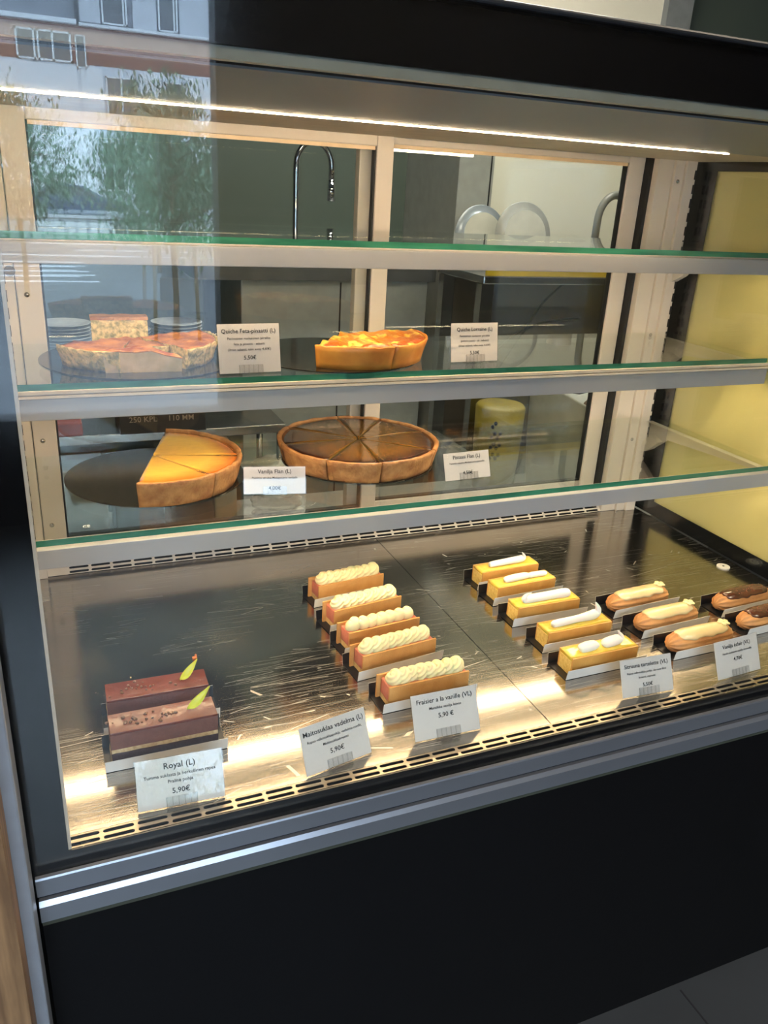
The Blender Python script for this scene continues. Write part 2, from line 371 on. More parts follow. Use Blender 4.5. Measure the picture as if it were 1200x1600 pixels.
# glass shelves with grey price rail, led strip and brackets
def shelf(z, yf, lab, zr0, zr1, white, led=True):
    b = MB(); b.box(-.04, 1.258, yf, .4255, z-.0085, z)
    for f in b.bm.faces:
        f.normal_update()
        if f.normal.y < -.5: f.material_index = 1
    s = P('glass_shelf', b, [SHELFG, GREENEDGE], label=lab)
    # rail: sheet front with a small return at top and bottom
    b = MB(); b.box(-.04, 1.262, yf-.002, yf+.0005, zr0, zr1); b.box(-.04, 1.262, yf+.0005, yf+.016, zr1-.002, zr1); b.box(-.04, 1.262, yf+.0005, yf+.002, zr0, zr0+.0012)
    r = b.build('price_rail', RAILM, s, bevel=.0006)
    b = MB(); b.box(-.038, 1.26, yf+.006, yf+.022, zr0+.0062, zr0+.0100); b.box(-.038, 1.26, yf+.0165, yf+.0215, zr0+.0100, z-.0088 if not white else z-.0135); st = b.build('led_housing', ALU, s)
    b = MB(); b.box(-.03, 1.235, yf+.008, yf+.020, zr0+.0045, zr0+.0061); b.build('led_strip', LED2 if z > .3 else LED3, s)
    if white:
        b = MB(); b.box(-.04, 1.262, yf-.003, yf+.016, z-.0132, z-.0088); b.box(-.04, 1.262, yf-.0042, yf+.0, z-.0182, z-.0148); b.build('shelf_trim', mat('white_trim', 'e6d6bd', .35), s)
    for X in (-.043, 1.2525):
        b = MB(); y0 = yf+.02
        b.poly([(X, .421, z-.0095), (X, y0, z-.0095), (X, y0, z-.020), (X, .36, z-.036), (X, .385, z-.056), (X, .421, z-.075)], 0, (.003, 0, 0))
        b.poly([(X, .421, z-.0095), (X, y0, z-.0095), (X, y0, z-.0110), (X, .421, z-.0110)], 0, (-.012 if X > 1 else .012, 0, 0))
        if X > 1: b.poly([(X, .400, z-.036), (X, .372, z-.044), (X, .395, z-.066), (X, .421, z-.080), (X, .421, z-.056)], 0, (-.014, 0, 0))
        b.build('bracket', ALU, s)
    return s
sh1 = shelf(.5896, .1558, 'top glass shelf', .553, .578, False)
sh2 = shelf(.4054, .1558, 'middle glass shelf', .358, .3862, True)
sh3 = shelf(.2217, .082, 'bottom glass shelf', .182, .2085, False)

def text_mesh(name, lines, m, parent, mt):
    """lines: (text, x centre, z, size); drawn in the local x-z plane, joined into one mesh"""
    bm = bmesh.new()
    for t, cx, cz, sz in lines:
        cu = bpy.data.curves.new('t', 'FONT'); cu.body = t; cu.size = sz; cu.align_x = 'CENTER'; cu.extrude = .00004; cu.offset = .00006 if sz > .007 else .00002; cu.resolution_u = 2
        to = bpy.data.objects.new('t', cu); COL.objects.link(to)
        dg = bpy.context.evaluated_depsgraph_get(); me = bpy.data.meshes.new_from_object(to.evaluated_get(dg))
        me.transform(Matrix.Translation((cx, 0, cz)) @ Matrix.Rotation(R(90), 4, 'X'))
        bm.from_mesh(me); bpy.data.objects.remove(to); bpy.data.curves.remove(cu); bpy.data.meshes.remove(me)
    me = bpy.data.meshes.new(name); bm.to_mesh(me); bm.free(); me.materials.append(m)
    o = bpy.data.objects.new(name, me); COL.objects.link(o); o.parent = parent; o.matrix_local = mt
    return o
text_mesh('glass_marking', [('CE', .004, -.003, .008)], mat('etched', 'd5dad8', .6), sh3, Matrix.Translation((.052, .115, .2219)) @ Matrix.Rotation(R(-80), 4, 'X'))

# left neighbour: metal end post and wooden panel
b = MB(); b.box(-.0565, -.0362, -.300, -.262, FZ, .45)
tag(b.build('end_post', mat('post_grey', '8d939c', .35, metal=.3), bevel=.002), 'narrow grey metal post at the left end of the case, beside the wooden panel', 'post')
def wood():
    m = mat('oak_panel', '8a6a48', .5, col2='5f452c', nscale=7, stretch=(14, 14, 1.2), bump=.1, bscale=30); return m
b = MB(); b.box(-.30, -.0475, -.345, -.303, FZ, .45)
tag(b.build('wooden_panel', wood()), 'brown wooden panel with visible grain at the lower left corner', 'panel')

# ================================================================ BOARDS AND PASTRIES
def make_board(L=.145, D=.047):
    b = MB(); h = .0175; t = .0006; e = .0028
    b.box(-L/2, L/2, 0, D, .0004, .0012, 1)
    # folded lips: outer face white, inner face black
    for s, y in ((-1, 0), (1, D)):
        v = [(-L/2, y, .0006), (L/2, y, .0006), (L/2, y+s*e, h), (-L/2, y+s*e, h)]
        o = [Vector(p)+Vector((0, s*t, 0)) for p in v]
        for q, mi in ((v, 1), (o, 0)):
            f = b.bm.faces.new([b.bm.verts.new(p) for p in q]); f.material_index = mi
        f = b.bm.faces.new([b.bm.verts.new(p) for p in (v[2], v[3], o[3], o[2])]); f.material_index = 0
        for i, j in ((1, 2), (3, 0)):
            f = b.bm.faces.new([b.bm.verts.new(p) for p in (v[i], v[j], o[j], o[i])]); f.material_index = 0
    return b.build('cake_board', [BOARDW, BOARDB])
BOARD0 = make_board(); used = []
def place_board(x, y, rz, label, group):
    if not used: o = BOARD0; used.append(1)
    else: o = BOARD0.copy(); COL.objects.link(o)
    o.location = (x, y, .0002); o.rotation_euler = (0, 0, rz); tag(o, label, 'cake board', group)
    return o

BISC = mat('biscuit_shell', 'd09a58', .55, col2='c48c4a', nscale=60, bump=.35, bscale=700, stretch=(1, 1, 1))
PINK = mat('strawberry_mousse', 'c87862', .5, col2='bd6b58', nscale=90, bump=.2, bscale=300, sss=.2)
SPONGE = mat('sponge', 'e8c88c', .8, col2='cfa868', nscale=250, bump=.8, bscale=500)
CREAMM = mat('piped_cream', 'f0e2b0', .45, col2='ecdca6', nscale=20, sss=.3)
def slab(b, x0, x1, y0, y1, z0, z1, nx=16, nz=5, amp=.0004, mi=0, seed=0):
    # wobbly block (all faces subdivided)
    rings = []
    for i in range(nx+1):
        x = x0+(x1-x0)*i/nx; ring = []
        pts = []
        for k in range(nz): pts.append((y0, z0+(z1-z0)*k/nz))
        for k in range(nz): pts.append((y0+(y1-y0)*k/nz, z1))
        for k in range(nz): pts.append((y1, z1-(z1-z0)*k/nz))
        for k in range(nz): pts.append((y1-(y1-y0)*k/nz, z0))
        for (y, z) in pts:
            v = Vector((x, y, z)); nn = noise.noise_vector(v*90+Vector((seed, 0, 0)))*amp
            if z <= z0+1e-6: nn.z = 0
            ring.append(v+nn)
        rings.append(ring)
    b.loft(rings, mi=mi, smooth=False)
def fraisier(i, x, y, rz, lab, ragged, grp):
    t = thing('strawberry_cream_slice', lab, 'pastry', (x, y, .0016), rz, grp)
    for s, dx in ((0, .0), (1, -.004)):
        b = MB(); y0 = .0045 + s*.0325
        slab(b, -.062+dx, .062+dx*.5, y0, y0+.0028, 0, .0345 if s == 0 else .036, 24, 4, .0005, seed=i+s); b.build('biscuit_side', BISC, t, smooth=False)
    b = MB(); slab(b, -.060, .060, .0074, .0368, 0, .0085, 24, 5, .0006, seed=i); b.build('sponge_layer', SPONGE, t)
    b = MB(); slab(b, -.0605, .061, .0076, .0366, .0087, .0315, 20, 5, .0004, seed=i+3); b.build('mousse', PINK, t, smooth=True, bevel=.001)
    b = MB(); rnd = random.Random(i*11+3); n = 8 if not ragged else 7
    for k in range(n):
        xx = -.047 + .094*k/(n-1)
        wy = .0125*(.9+.2*rnd.random()); hz = .0125*(.9+.2*rnd.random()); lx = .0105
        if ragged: wy *= .9; lx = .0085 + .002*rnd.random()
        rot = Matrix.Rotation(R(14+rnd.uniform(-6, 6)), 3, 'Z') @ Matrix.Rotation(R(-32), 3, 'Y')
        ridges = 0 if ragged else 1
        def fn(th, ph, ridges=ridges, k=k):
            return 1 + ridges*.085*sin(12*th+1) + .03*sin(3*ph+k) - (.12*abs(sin(ph))**6)
        b.blob((xx, .0215+rnd.uniform(-.001, .001), .0368), (hz*1.0, wy, lx*1.25), rot, 20, 26, fn)
    if ragged:
        for k in range(3): b.blob((-.050+.006*k, .019+.004*(k % 2), .037+.002*k), (.007, .006, .006), None, 10, 8, lambda th, ph: 1+.2*sin(3*ph+2*th))
    b.build('piped_cream', CREAMM, t)
    return t
FR = [(.404, .547, .194, .210), (.402, .543, .106, .126), (.401, .542, .036, .052), (.396, .541, -.030, -.013), (.4045, .5435, -.1125, -.108)]
ordw = ['rearmost', 'second from the rear', 'middle', 'second from the front', 'front']
for i, (x0, x1, ya, yb) in enumerate(FR):
    rz = math.atan2(yb-ya, x1-x0); cx, cy = (x0+x1)/2, (ya+yb)/2
    place_board(cx, cy, rz, '%s white and black folded card under the strawberry cream slices' % ordw[i], 'boards under the strawberry slices')
    fraisier(i, cx, cy, rz, ['rearmost strawberry cream slice of the column, partly behind the next', 'second strawberry cream slice from the rear, tall even cream', 'middle strawberry cream slice, smooth ragged blobs of cream without ridges', 'second strawberry cream slice from the front, narrow finely ridged cream', 'front strawberry cream slice beside its price card'][i], i == 2, 'strawberry cream slices in a column')

SHELLY = mat('lemon_tart_shell', 'd8a052', .5, col2='cc9245', nscale=50, bump=.2, bscale=500)
CURD = mat('lemon_curd', 'e8c24a', .18, col2='f0d060', nscale=60, bump=.25, bscale=120, coat=.5, sss=.2)
CRUMB = mat('lemon_crumb', 'efcf78', .7, col2='dcb55c', nscale=200, bump=.8, bscale=500)
MER = mat('meringue', 'f6f3ec', .35, col2='f3efe6', nscale=20, sss=.3)
def smooth_path(pts, n=8):
    out = []
    P_ = [Vector(p) for p in pts]
    for i in range(len(P_)-1):
        p0 = P_[max(i-1, 0)]; p1 = P_[i]; p2 = P_[i+1]; p3 = P_[min(i+2, len(P_)-1)]
        for k in range(n):
            t = k/n
            out.append(.5*((2*p1)+(p2-p0)*t+(2*p0-5*p1+4*p2-p3)*t*t+(-p0+3*p1-3*p2+p3)*t**3))
    out.append(P_[-1]); return out
def mering(b, segs):
    for pts in segs:   # (x, y, z, r)
        p = smooth_path([(q[0], q[1], q[2]-.0022) for q in pts], 6); r = smooth_path([(q[3], 0, 0) for q in pts], 6)
        b.tube(p, [max(.0003, q.x) for q in r], 16, squash=.85)
MSEG = [
    [[(-.038, .021, .037, .001), (-.034, .021, .037, .006), (0, .021, .038, .0068), (.030, .021, .039, .0072), (.036, .020, .043, .0040), (.030, .020, .053, .0005)]],
    [[(-.040, .020, .036, .001), (-.035, .020, .037, .0068), (.0, .021, .038, .0072), (.012, .021, .037, .005)], [(.012, .021, .036, .005), (.022, .021, .037, .006), (.046, .021, .036, .005), (.050, .021, .035, .001)]],
    [[(-.031, .017, .050, .0005), (-.040, .018, .047, .003), (-.042, .020, .038, .006), (-.030, .021, .037, .0075), (.010, .021, .038, .0075), (.042, .021, .038, .0078), (.049, .021, .038, .002)]],
    [[(-.046, .020, .036, .001), (-.041, .020, .037, .0068), (0, .021, .038, .0068), (.034, .022, .040, .0090), (.042, .022, .047, .006), (.036, .022, .060, .0018), (.033, .021, .062, .0005)]],
    [[(-.040, .020, .036, .001), (-.036, .020, .037, .0078), (-.014, .021, .038, .0085), (-.003, .021, .036, .002)], [(.002, .021, .036, .001), (.008, .021, .037, .0080), (.030, .022, .039, .0088), (.038, .022, .043, .005), (.028, .021, .056, .0006)]]]
CI = [(.702, .846, .170, .176), (.6975, .8455, .1095, .1165), (.697, .837, .0370, .036), (.6985, .8435, -.0470, -.0455), (.691, .8355, -.122, -.121)]
cidesc = ['rearmost lemon tart with one straight meringue line', 'second lemon tart from the rear, meringue in two joined strokes', 'middle lemon tart, meringue curling back at its left end', 'second lemon tart from the front, meringue ending in a tall peak', 'front lemon tart with two short separate meringue pieces']
for i, (x0, x1, ya, yb) in enumerate(CI):
    rz = math.atan2(yb-ya, x1-x0); cx, cy = (x0+x1)/2, (ya+yb)/2
    place_board(cx, cy, rz, '%s white and black folded card under the lemon tarts' % ordw[i], 'boards under the lemon tarts')
    t = thing('lemon_tart', cidesc[i], 'pastry', (cx, cy, .0016), rz, 'lemon meringue tarts in a column')
    for s in (0, 1):
        b = MB(); y0 = .005+s*.0325; slab(b, -.060, .060, y0, y0+.003, 0, .0290, 24, 4, .0004, seed=i*3+s); b.build('shell_side', SHELLY, t)
    b = MB(); slab(b, -.0605, .0605, .0082, .0374, 0, .0238, 24, 5, .0009, seed=i*5); b.build('almond_filling', CRUMB, t)
    b = MB(); slab(b, -.0600, .0600, .0082, .0374, .0240, .0300, 20, 5, .0007, seed=i*7+1); b.build('lemon_curd', CURD, t, smooth=True)
    b = MB(); mering(b, MSEG[i]); b.build('meringue', MER, t)

CHOUX = mat('choux_pastry', 'd0955a', .55, col2='a8703e', nscale=40, bump=.5, bscale=250, stretch=(.5, 1, 1))
VGL = mat('vanilla_glaze', 'ead2a0', .22, col2='e4c892', nscale=15, coat=.6, sss=.2)
CGL = mat('chocolate_glaze', '4a2413', .2, col2='5a2e1a', nscale=30, coat=.6)
def eclair(x, y, rz, lab, choc, seed, grp, glaze_wav=0.):
    t = thing('chocolate_eclair' if choc else 'vanilla_eclair', lab, 'pastry', (x, y, .0016), rz, grp)
    rnd = random.Random(seed); Lh = .066; n = 40; m = 56; rings = []
    def prof(u):  # radius factor along the length
        return (1-abs(u)**5.5)**.5 if abs(u) < 1 else 0
    RY, RZ = .0195, .0175
    for j in range(n+1):
        u = -1+2*j/n; u = sin(u*pi/2); u = max(-.9995, min(.9995, u))
        k = max(.05, prof(u)); ring = []
        for i in range(m):
            a = 2*pi*i/m
            rr = 1 + .085*cos(11*a+.5*seed)*(.5+.5*abs(u)) + .03*noise.noise(Vector((u*3, cos(a)*2, sin(a)*2+seed)))
            yy = RY*k*rr*cos(a); zz = RZ*k*rr*sin(a)
            if zz < -.0100*1: zz = -.0100 - (abs(zz)-.0100)*.15
            ring.append((u*Lh, .0235+yy, .0112+zz+.0006))
        rings.append(ring)
    b = MB(); b.loft(rings); b.build('choux_body', CHOUX, t)
    # glaze: strip over the top with drips on its edges
    rings = []; nn = 36
    for j in range(nn+1):
        u = -.76+1.52*j/nn; e = 1-abs(u/.78)**8
        top = []
        hw = (.88+.18*noise.noise(Vector((u*4, seed, 0))))*max(.15, e**.5)
        for i in range(13):
            a = pi/2 + hw*(1-2*i/12)
            th = .0022*(1-(abs(1-2*i/12))**4)*e + .0004
            lum = .0006*noise.noise(Vector((u*9, i*.4, seed*2.)))
            k = max(.05, prof(u))
            top.append(((u*Lh), .0235+(RY*k+th+.0012+lum)*cos(a), .0118+(RZ*k+th+.0012+lum)*sin(a)))
        bot = [(p[0], .0235+(p[1]-.0235)*.82, .0118+(p[2]-.0118)*.82) for p in reversed(top)]
        rings.append(top+bot)
    b = MB(); b.loft(rings); b.build('glaze', CGL if choc else VGL, t)
    if not choc:
        b = MB(); fx, fy, fz = .046, .024, .0325
        for k in range(5):
            a = 2*pi*k/5+.3; b.blob((fx+.0058*cos(a), fy+.0058*sin(a), fz+.0008), (.0048, .0042, .0018), Matrix.Rotation(a, 3, 'Z'), 10, 8)
        b.blob((fx, fy, fz+.0015), (.0022, .0022, .0015), None, 8, 6); b.build('flower', mat('sugar_flower', 'f3e3a8', .4), t)
    else:
        b = MB()
        for k in range(46):
            u = rnd.uniform(-.45, .6); a = pi/2+rnd.uniform(-.5, .5); s = rnd.uniform(.0006, .0015)
            p = (u*Lh, .0235+(RY+.004)*cos(a)*.95, .0118+(RZ+.0033)*sin(a)); b.blob(p, (s*1.4, s, s*.8), Matrix.Rotation(rnd.uniform(0, 3), 3, 'Z'), 6, 4)
        b.build('chocolate_crumbs', mat('cocoa_crumb', '6a3a24', .6), t, kind='stuff')
    return t
EC = [(.876, 1.0245, .010, .0185, 'rearmost vanilla eclair with a smooth glaze and sugar flower', 1), (.8795, 1.0265, -.060, -.0525, 'middle vanilla eclair with thick bumpy glaze and a sugar flower', 2), (.888, 1.031, -.1285, -.126, 'front vanilla eclair, above the two price cards on the right', 5)]
for i, (x0, x1, ya, yb, lab, sd) in enumerate(EC):
    rz = math.atan2(yb-ya, x1-x0); cx, cy = (x0+x1)/2, (ya+yb)/2
    place_board(cx, cy, rz, '%s white and black folded card under the vanilla eclairs' % ['rearmost', 'middle', 'front'][i], 'boards under the eclairs')
    eclair(cx, cy, rz, lab, False, sd, 'vanilla eclairs')
for i, (x0, ya, lab, sd) in enumerate([(1.0655, -.043, 'rear chocolate eclair, cut by the right edge of the photo', 8), (1.057, -.1085, 'front chocolate eclair at the right edge, above the eclair price card', 9)]):
    cx = x0+.0725; rz = R(3)
    place_board(cx, ya+.003, rz, '%s white and black folded card under the chocolate eclairs' % ['rear', 'front'][i], 'boards under the eclairs')
    eclair(cx, ya+.003, rz, lab, True, sd, 'chocolate eclairs')

# chocolate praline bars
CH1 = mat('chocolate_glaze_top', '5a2618', .25, col2='6a3020', nscale=20, coat=.22, spec=.35, bump=.7, bscale=70)
CH2 = mat('chocolate_mousse', '6b4238', .55, col2='5e382f', nscale=80, bump=.3, bscale=300)
CH3 = mat('dark_chocolate_layer', '3c2524', .5, col2='352020', nscale=60, bump=.4, bscale=300)
PRAL = mat('praline_layer', 'cbb48c', .75, col2='b0946a', nscale=200, bump=.9, bscale=500)
LEAF = mat('yellow_petal', 'c9cf2c', .4, col2='b6bd22', nscale=30, sss=.2)
NIB = mat('cocoa_nibs', '4a2c20', .6, col2='8a6a50', nscale=300)
def royal(i, x, y, rz, lab):
    t = thing('chocolate_praline_bar', lab, 'pastry', (x, y, .0016), rz, 'chocolate praline bars')
    rnd = random.Random(50+i)
    for k, (z0, z1, m, nm, a) in enumerate([(0, .010, PRAL, 'crust', .0009), (.0102, .0215, CH3, 'dark_layer', .0005), (.0216, .0268, PRAL, 'praline_layer', .0009), (.0270, .0472, CH2, 'mousse', .0003), (.0474, .0505, CH1, 'glaze', .0002)]):
        b = MB(); slab(b, -.063, .063, .004, .0425, z0, z1, 26, 4, a, seed=i*9+k); b.build(nm, m, t, bevel=.0008 if nm == 'glaze' else 0)
    b = MB()
    for k in range(34 if i else 20):
        xx = rnd.gauss(-.022, .020); s = rnd.uniform(.0008, .0022); b.blob((xx, .023+rnd.gauss(0, .006), .0508+s*.3), (s*1.3, s, s*.8), Matrix.Rotation(rnd.uniform(0, 3), 3, 'Z'), 6, 4, lambda th, ph: 1+.3*sin(3*ph))
    b.build('cocoa_nibs', NIB, t, kind='stuff')
    # petal standing tilted
    rings = []; Lp = .034 if i == 0 else .042
    for j in range(9):
        u = j/8; wd_ = .0068*sin(pi*min(1, u*1.02))**.8*(1-.35*u)+.0003
        base = Vector((.028+Lp*.72*u, .016+.010*u, .0518+.017*u*u+.003*u)); ring = []
        for k in range(7):
            q = -1+2*k/6; ring.append(base+Vector((-.25*q*wd_, q*wd_*.55, abs(q)*.0022+q*wd_*.75+.004)))
        rings.append(ring)
    b = MB()
    vr = [[b.bm.verts.new(p) for p in r] for r in rings]
    for a_, c_ in zip(vr, vr[1:]):
        for k in range(6): b.bm.faces.new((a_[k], a_[k+1], c_[k+1], c_[k])).smooth = True
    o = b.build('petal', LEAF, t); sm = o.modifiers.new('s', 'SOLIDIFY'); sm.thickness = .0005
    return t
place_board(.1175, -.1155, R(0), 'front white and black folded card under the chocolate bars', 'boards under the chocolate bars')
royal(1, .1165, -.1165, R(0), 'front chocolate praline bar, shiny top with many cocoa nibs and yellow petal')
place_board(.1215, -.0500, R(-1), 'rear white and black folded card under the chocolate bars', 'boards under the chocolate bars')
royal(0, .1185, -.0505, R(-1), 'rear chocolate praline bar, smooth reddish top and small upright yellow petal')
b = MB(); b.blob((.188, .100, .0015), (.0035, .0028, .002), None, 10, 8, lambda th, ph: 1+.25*sin(3*ph+th)); b.blob((.1905, .1035, .003), (.0018, .0016, .0025), None, 8, 6)
tag(b.build('pastry_crumb', mat('crumb', 'c07038', .7)), 'small orange-brown crumb lying alone on the empty left steel pan', 'crumb')
b = MB(); b.blob((.095, .078, .0006), (.0012, .001, .0007), None, 8, 6); tag(b.build('pastry_crumb', SPONGE), 'tiny pale crumb on the steel pan left of the orange crumb', 'crumb')

# ================================================================ PIES ON THE SHELVES
def radial_mat(name, c_mid, c_rim, R0, rough=.18, coat=.6, bump=.15, nz=.02, bscale=60, p0=.70, p1=.98, blot=None):
    m = bpy.data.materials.new(name); m.use_nodes = True; nt = m.node_tree; N = nt.nodes; L = nt.links; b = N['Principled BSDF']; MATS[name] = m
    b.inputs['Roughness'].default_value = rough; b.inputs['Coat Weight'].default_value = coat; b.inputs['Coat Roughness'].default_value = .05
    tc = N.new('ShaderNodeTexCoord'); sp = N.new('ShaderNodeSeparateXYZ'); L.new(tc.outputs['Object'], sp.inputs[0])
    cb = N.new('ShaderNodeCombineXYZ'); L.new(sp.outputs[0], cb.inputs[0]); L.new(sp.outputs[1], cb.inputs[1])
    ln_ = N.new('ShaderNodeVectorMath'); ln_.operation = 'LENGTH'; L.new(cb.outputs[0], ln_.inputs[0])
    n = N.new('ShaderNodeTexNoise'); n.inputs['Scale'].default_value = 22; n.inputs['Detail'].default_value = 5; L.new(tc.outputs['Object'], n.inputs[0])
    ad = N.new('ShaderNodeMath'); ad.operation = 'MULTIPLY_ADD'; ad.inputs[1].default_value = nz; L.new(n.outputs[0], ad.inputs[0]); L.new(ln_.outputs['Value'], ad.inputs[2])
    mr = N.new('ShaderNodeMapRange'); mr.inputs['From Min'].default_value = R0*p0+nz*.5; mr.inputs['From Max'].default_value = R0*p1+nz*.5; L.new(ad.outputs[0], mr.inputs[0])
    mx = N.new('ShaderNodeMix'); mx.data_type = 'RGBA'; L.new(mr.outputs[0], mx.inputs['Factor']); mx.inputs['A'].default_value = (*lin(c_mid), 1); mx.inputs['B'].default_value = (*lin(c_rim), 1)
    out = mx.outputs['Result']
    if blot:
        n3 = N.new('ShaderNodeTexNoise'); n3.inputs['Scale'].default_value = blot[1]; n3.inputs['Detail'].default_value = 6; L.new(tc.outputs['Object'], n3.inputs[0])
        r3 = N.new('ShaderNodeMapRange'); r3.inputs['From Min'].default_value = blot[2]; r3.inputs['From Max'].default_value = blot[3]; L.new(n3.outputs[0], r3.inputs[0])
        m3 = N.new('ShaderNodeMix'); m3.data_type = 'RGBA'; L.new(r3.outputs[0], m3.inputs['Factor']); L.new(out, m3.inputs['A']); m3.inputs['B'].default_value = (*lin(blot[0]), 1); out = m3.outputs['Result']
    L.new(out, b.inputs['Base Color'])
    n2 = N.new('ShaderNodeTexNoise'); n2.inputs['Scale'].default_value = bscale; n2.inputs['Detail'].default_value = 3; L.new(tc.outputs['Object'], n2.inputs[0])
    bp = N.new('ShaderNodeBump'); bp.inputs['Strength'].default_value = bump; bp.inputs['Distance'].default_value = .004; L.new(n2.outputs[0], bp.inputs['Height']); L.new(bp.outputs[0], b.inputs['Normal'])
    return m
CRUST = mat('flan_crust', 'b0804e', .65, col2='8c5c34', nscale=55, bump=.9, bscale=220)
VANT = radial_mat('vanilla_flan_top', 'e2b04a', 'b2631c', .125, bump=.35, p0=.72)
PIST = radial_mat('pistachio_flan_top', '704c1a', '371808', .127, bump=.3, p0=.70, nz=.03, rough=.12, coat=.4, bscale=55)
LORT = radial_mat('quiche_top', 'dc8a2a', 'a04c14', .120, rough=.3, coat=.4, bump=1.0, bscale=70, p0=.55, blot=('ffe068', 42, .50, .60))
QCR = mat('quiche_side', 'e09a3e', .45, col2='c9792c', nscale=25, bump=.3, bscale=150)
FETT = mat('spinach_quiche_top', '8a4a26', .5, col2='c98a4a', nscale=38, bump=1.0, bscale=160)
FETS = mat('spinach_quiche_side', 'd8bc80', .6, col2='8a8252', nscale=140, bump=.8, bscale=220, nlo=.42, nhi=.62)
def slice_(name, lab, grp, c, Rr, a0, a1, h, m_top, m_crust, m_cut, crust_t=.008, rim=.003, wob=.0012, seed=0, bumpy=0., gap=.0006, parent_loc=None, taper=.93, cat='flan slice', lumps=0):
    """a wedge of a round tart: crust wall and base, filling with its cut faces"""
    t = thing(name, lab, cat, c, 0, grp)
    amid = (a0+a1)/2; n = max(4, int(abs(a1-a0)/R(4)))
    off = Vector((cos(amid), sin(amid), 0))*gap/max(.2, sin(abs(a1-a0)/2))
    angs = [a0+(a1-a0)*i/n for i in range(n+1)]
    def nzv(a, z): return noise.noise(Vector((cos(a)*9+seed, sin(a)*9, z*60)))
    # crust wall
    rings = []
    for a in angs:
        ro = lambda z, a=a: Rr*(taper+(1-taper)*z/h) + wob*nzv(a, z)*1.5
        hh = h+rim+.0022*noise.noise(Vector((cos(a)*14+seed, sin(a)*14, 3.)))
        d = Vector((cos(a), sin(a), 0))
        pr = [(ro(0), 0), (ro(h*.25), h*.25), (ro(h*.5), h*.5), (ro(h*.75), h*.75), (ro(h), hh*.97), (Rr-crust_t*.35, hh), (Rr-crust_t*.9, hh-.0012), (Rr-crust_t, h-.002), (Rr*taper-crust_t, .0035), (.006, .0035), (.006, 0)]
        rings.append([d*r+off+Vector((0, 0, z)) for r, z in pr])
    b = MB(); b.loft(rings); b.build('crust', m_crust, t)
    # filling
    rings = []; nr = 14
    for a in angs:
        d = Vector((cos(a), sin(a), 0)); pr = [(.004, .0037)]
        pr += [(Rr*taper-crust_t-.0004, .0037), (Rr-crust_t-.0004, h-.0012)]
        for k in range(1, nr+1):
            r = (Rr-crust_t)*(1-k/nr)+.004*k/nr
            z = h + bumpy*noise.noise(Vector((cos(a)*r*40+seed, sin(a)*r*40, 0))) + lumps*abs(noise.noise(Vector((cos(a)*r*75, sin(a)*r*75, 5.))))
            if k == nr: z = h
            pr.append((r, z-.0002))
        rings.append([d*r+off+Vector((0, 0, z)) for r, z in pr])
    b = MB(); b.loft(rings, mi=0)
    # cut faces (caps) get the cut material
    for f in b.bm.faces:
        if len(f.verts) > 4: f.material_index = 1
    b.build('filling', [m_top, m_cut], t)
    return t
BRDM = mat('tray_board_dark', '3c3a36', .14, metal=.6, col2='34322e', nscale=12)
def round_board(c, r, lab):
    b = MB(); b.disc((0, 0, 0), r, .0016, 72); o = b.build('round_board', BRDM, loc=c); return tag(o, lab, 'cake board', 'round boards under the tarts')
CUTV = mat('vanilla_custard_cut', 'e8c37a', .4, col2='e2b768', nscale=30, bump=.1)
CUTP = mat('pistachio_custard_cut', '7a6a36', .4, col2='6e5f2e', nscale=30, bump=.1)
z3 = .2218; z2 = .4055
round_board((.172, .293, z3), .136, 'dark round board on the bottom shelf under the vanilla flan')
cv = (.166, .282, z3+.0017)
for k, (a0, a1, lab) in enumerate([(-107, -57, 'vanilla flan slice nearest the front glass'), (-57, -12, 'vanilla flan slice on the right side, between the other two of its flan'), (-12, 73, 'vanilla flan slice at the back of its board, widest of the three')]):
    slice_('vanilla_flan_slice', lab, 'vanilla flan slices', cv, .135, R(a0), R(a1), .036, VANT, CRUST, CUTV, seed=20)
b = MB(); b.disc((0, 0, 0), .132, .0016, 72); tag(b.build('round_board', BRDM, loc=(.512, .300, z3)), 'dark round board on the bottom shelf under the whole pistachio flan', 'cake board', 'round boards under the tarts')
cw = ['at the right rear', 'at the rear, right of the back cut', 'at the rear left', 'at the far left', 'at the left front, beside the vanilla price card', 'at the front, left of the wide front gap', 'at the front right with a browned rim', 'at the far right']
cuts = [8, 52, 86, 138, 181, 228, 265, 318, 368]
for k in range(8):
    slice_('pistachio_flan_slice', 'brown glossy pistachio flan slice '+cw[k], 'pistachio flan slices', (.512, .300, z3+.0017), .136, R(cuts[k]), R(cuts[k+1]), .034, PIST, CRUST, CUTP, seed=40, gap=.0010 if k not in (4, 5) else .0014, rim=.0016, crust_t=.008)
# quiche Lorraine
round_board((.455, .290, z2), .138, 'dark round board on the middle shelf under the cheese quiche')
cl = (.478, .283, z2+.0017)
for k, (a0, a1, lab) in enumerate([(-132, -76, 'cheese quiche slice on the left, golden bubbly top'), (-76, 4, 'cheese quiche slice on the right, beside its price card')]):
    slice_('cheese_quiche_slice', lab, 'cheese quiche slices', cl, .128, R(a0), R(a1), .034, LORT, QCR, QCR, seed=60, bumpy=.006, rim=.001, crust_t=.004, lumps=.007, cat='quiche slice')
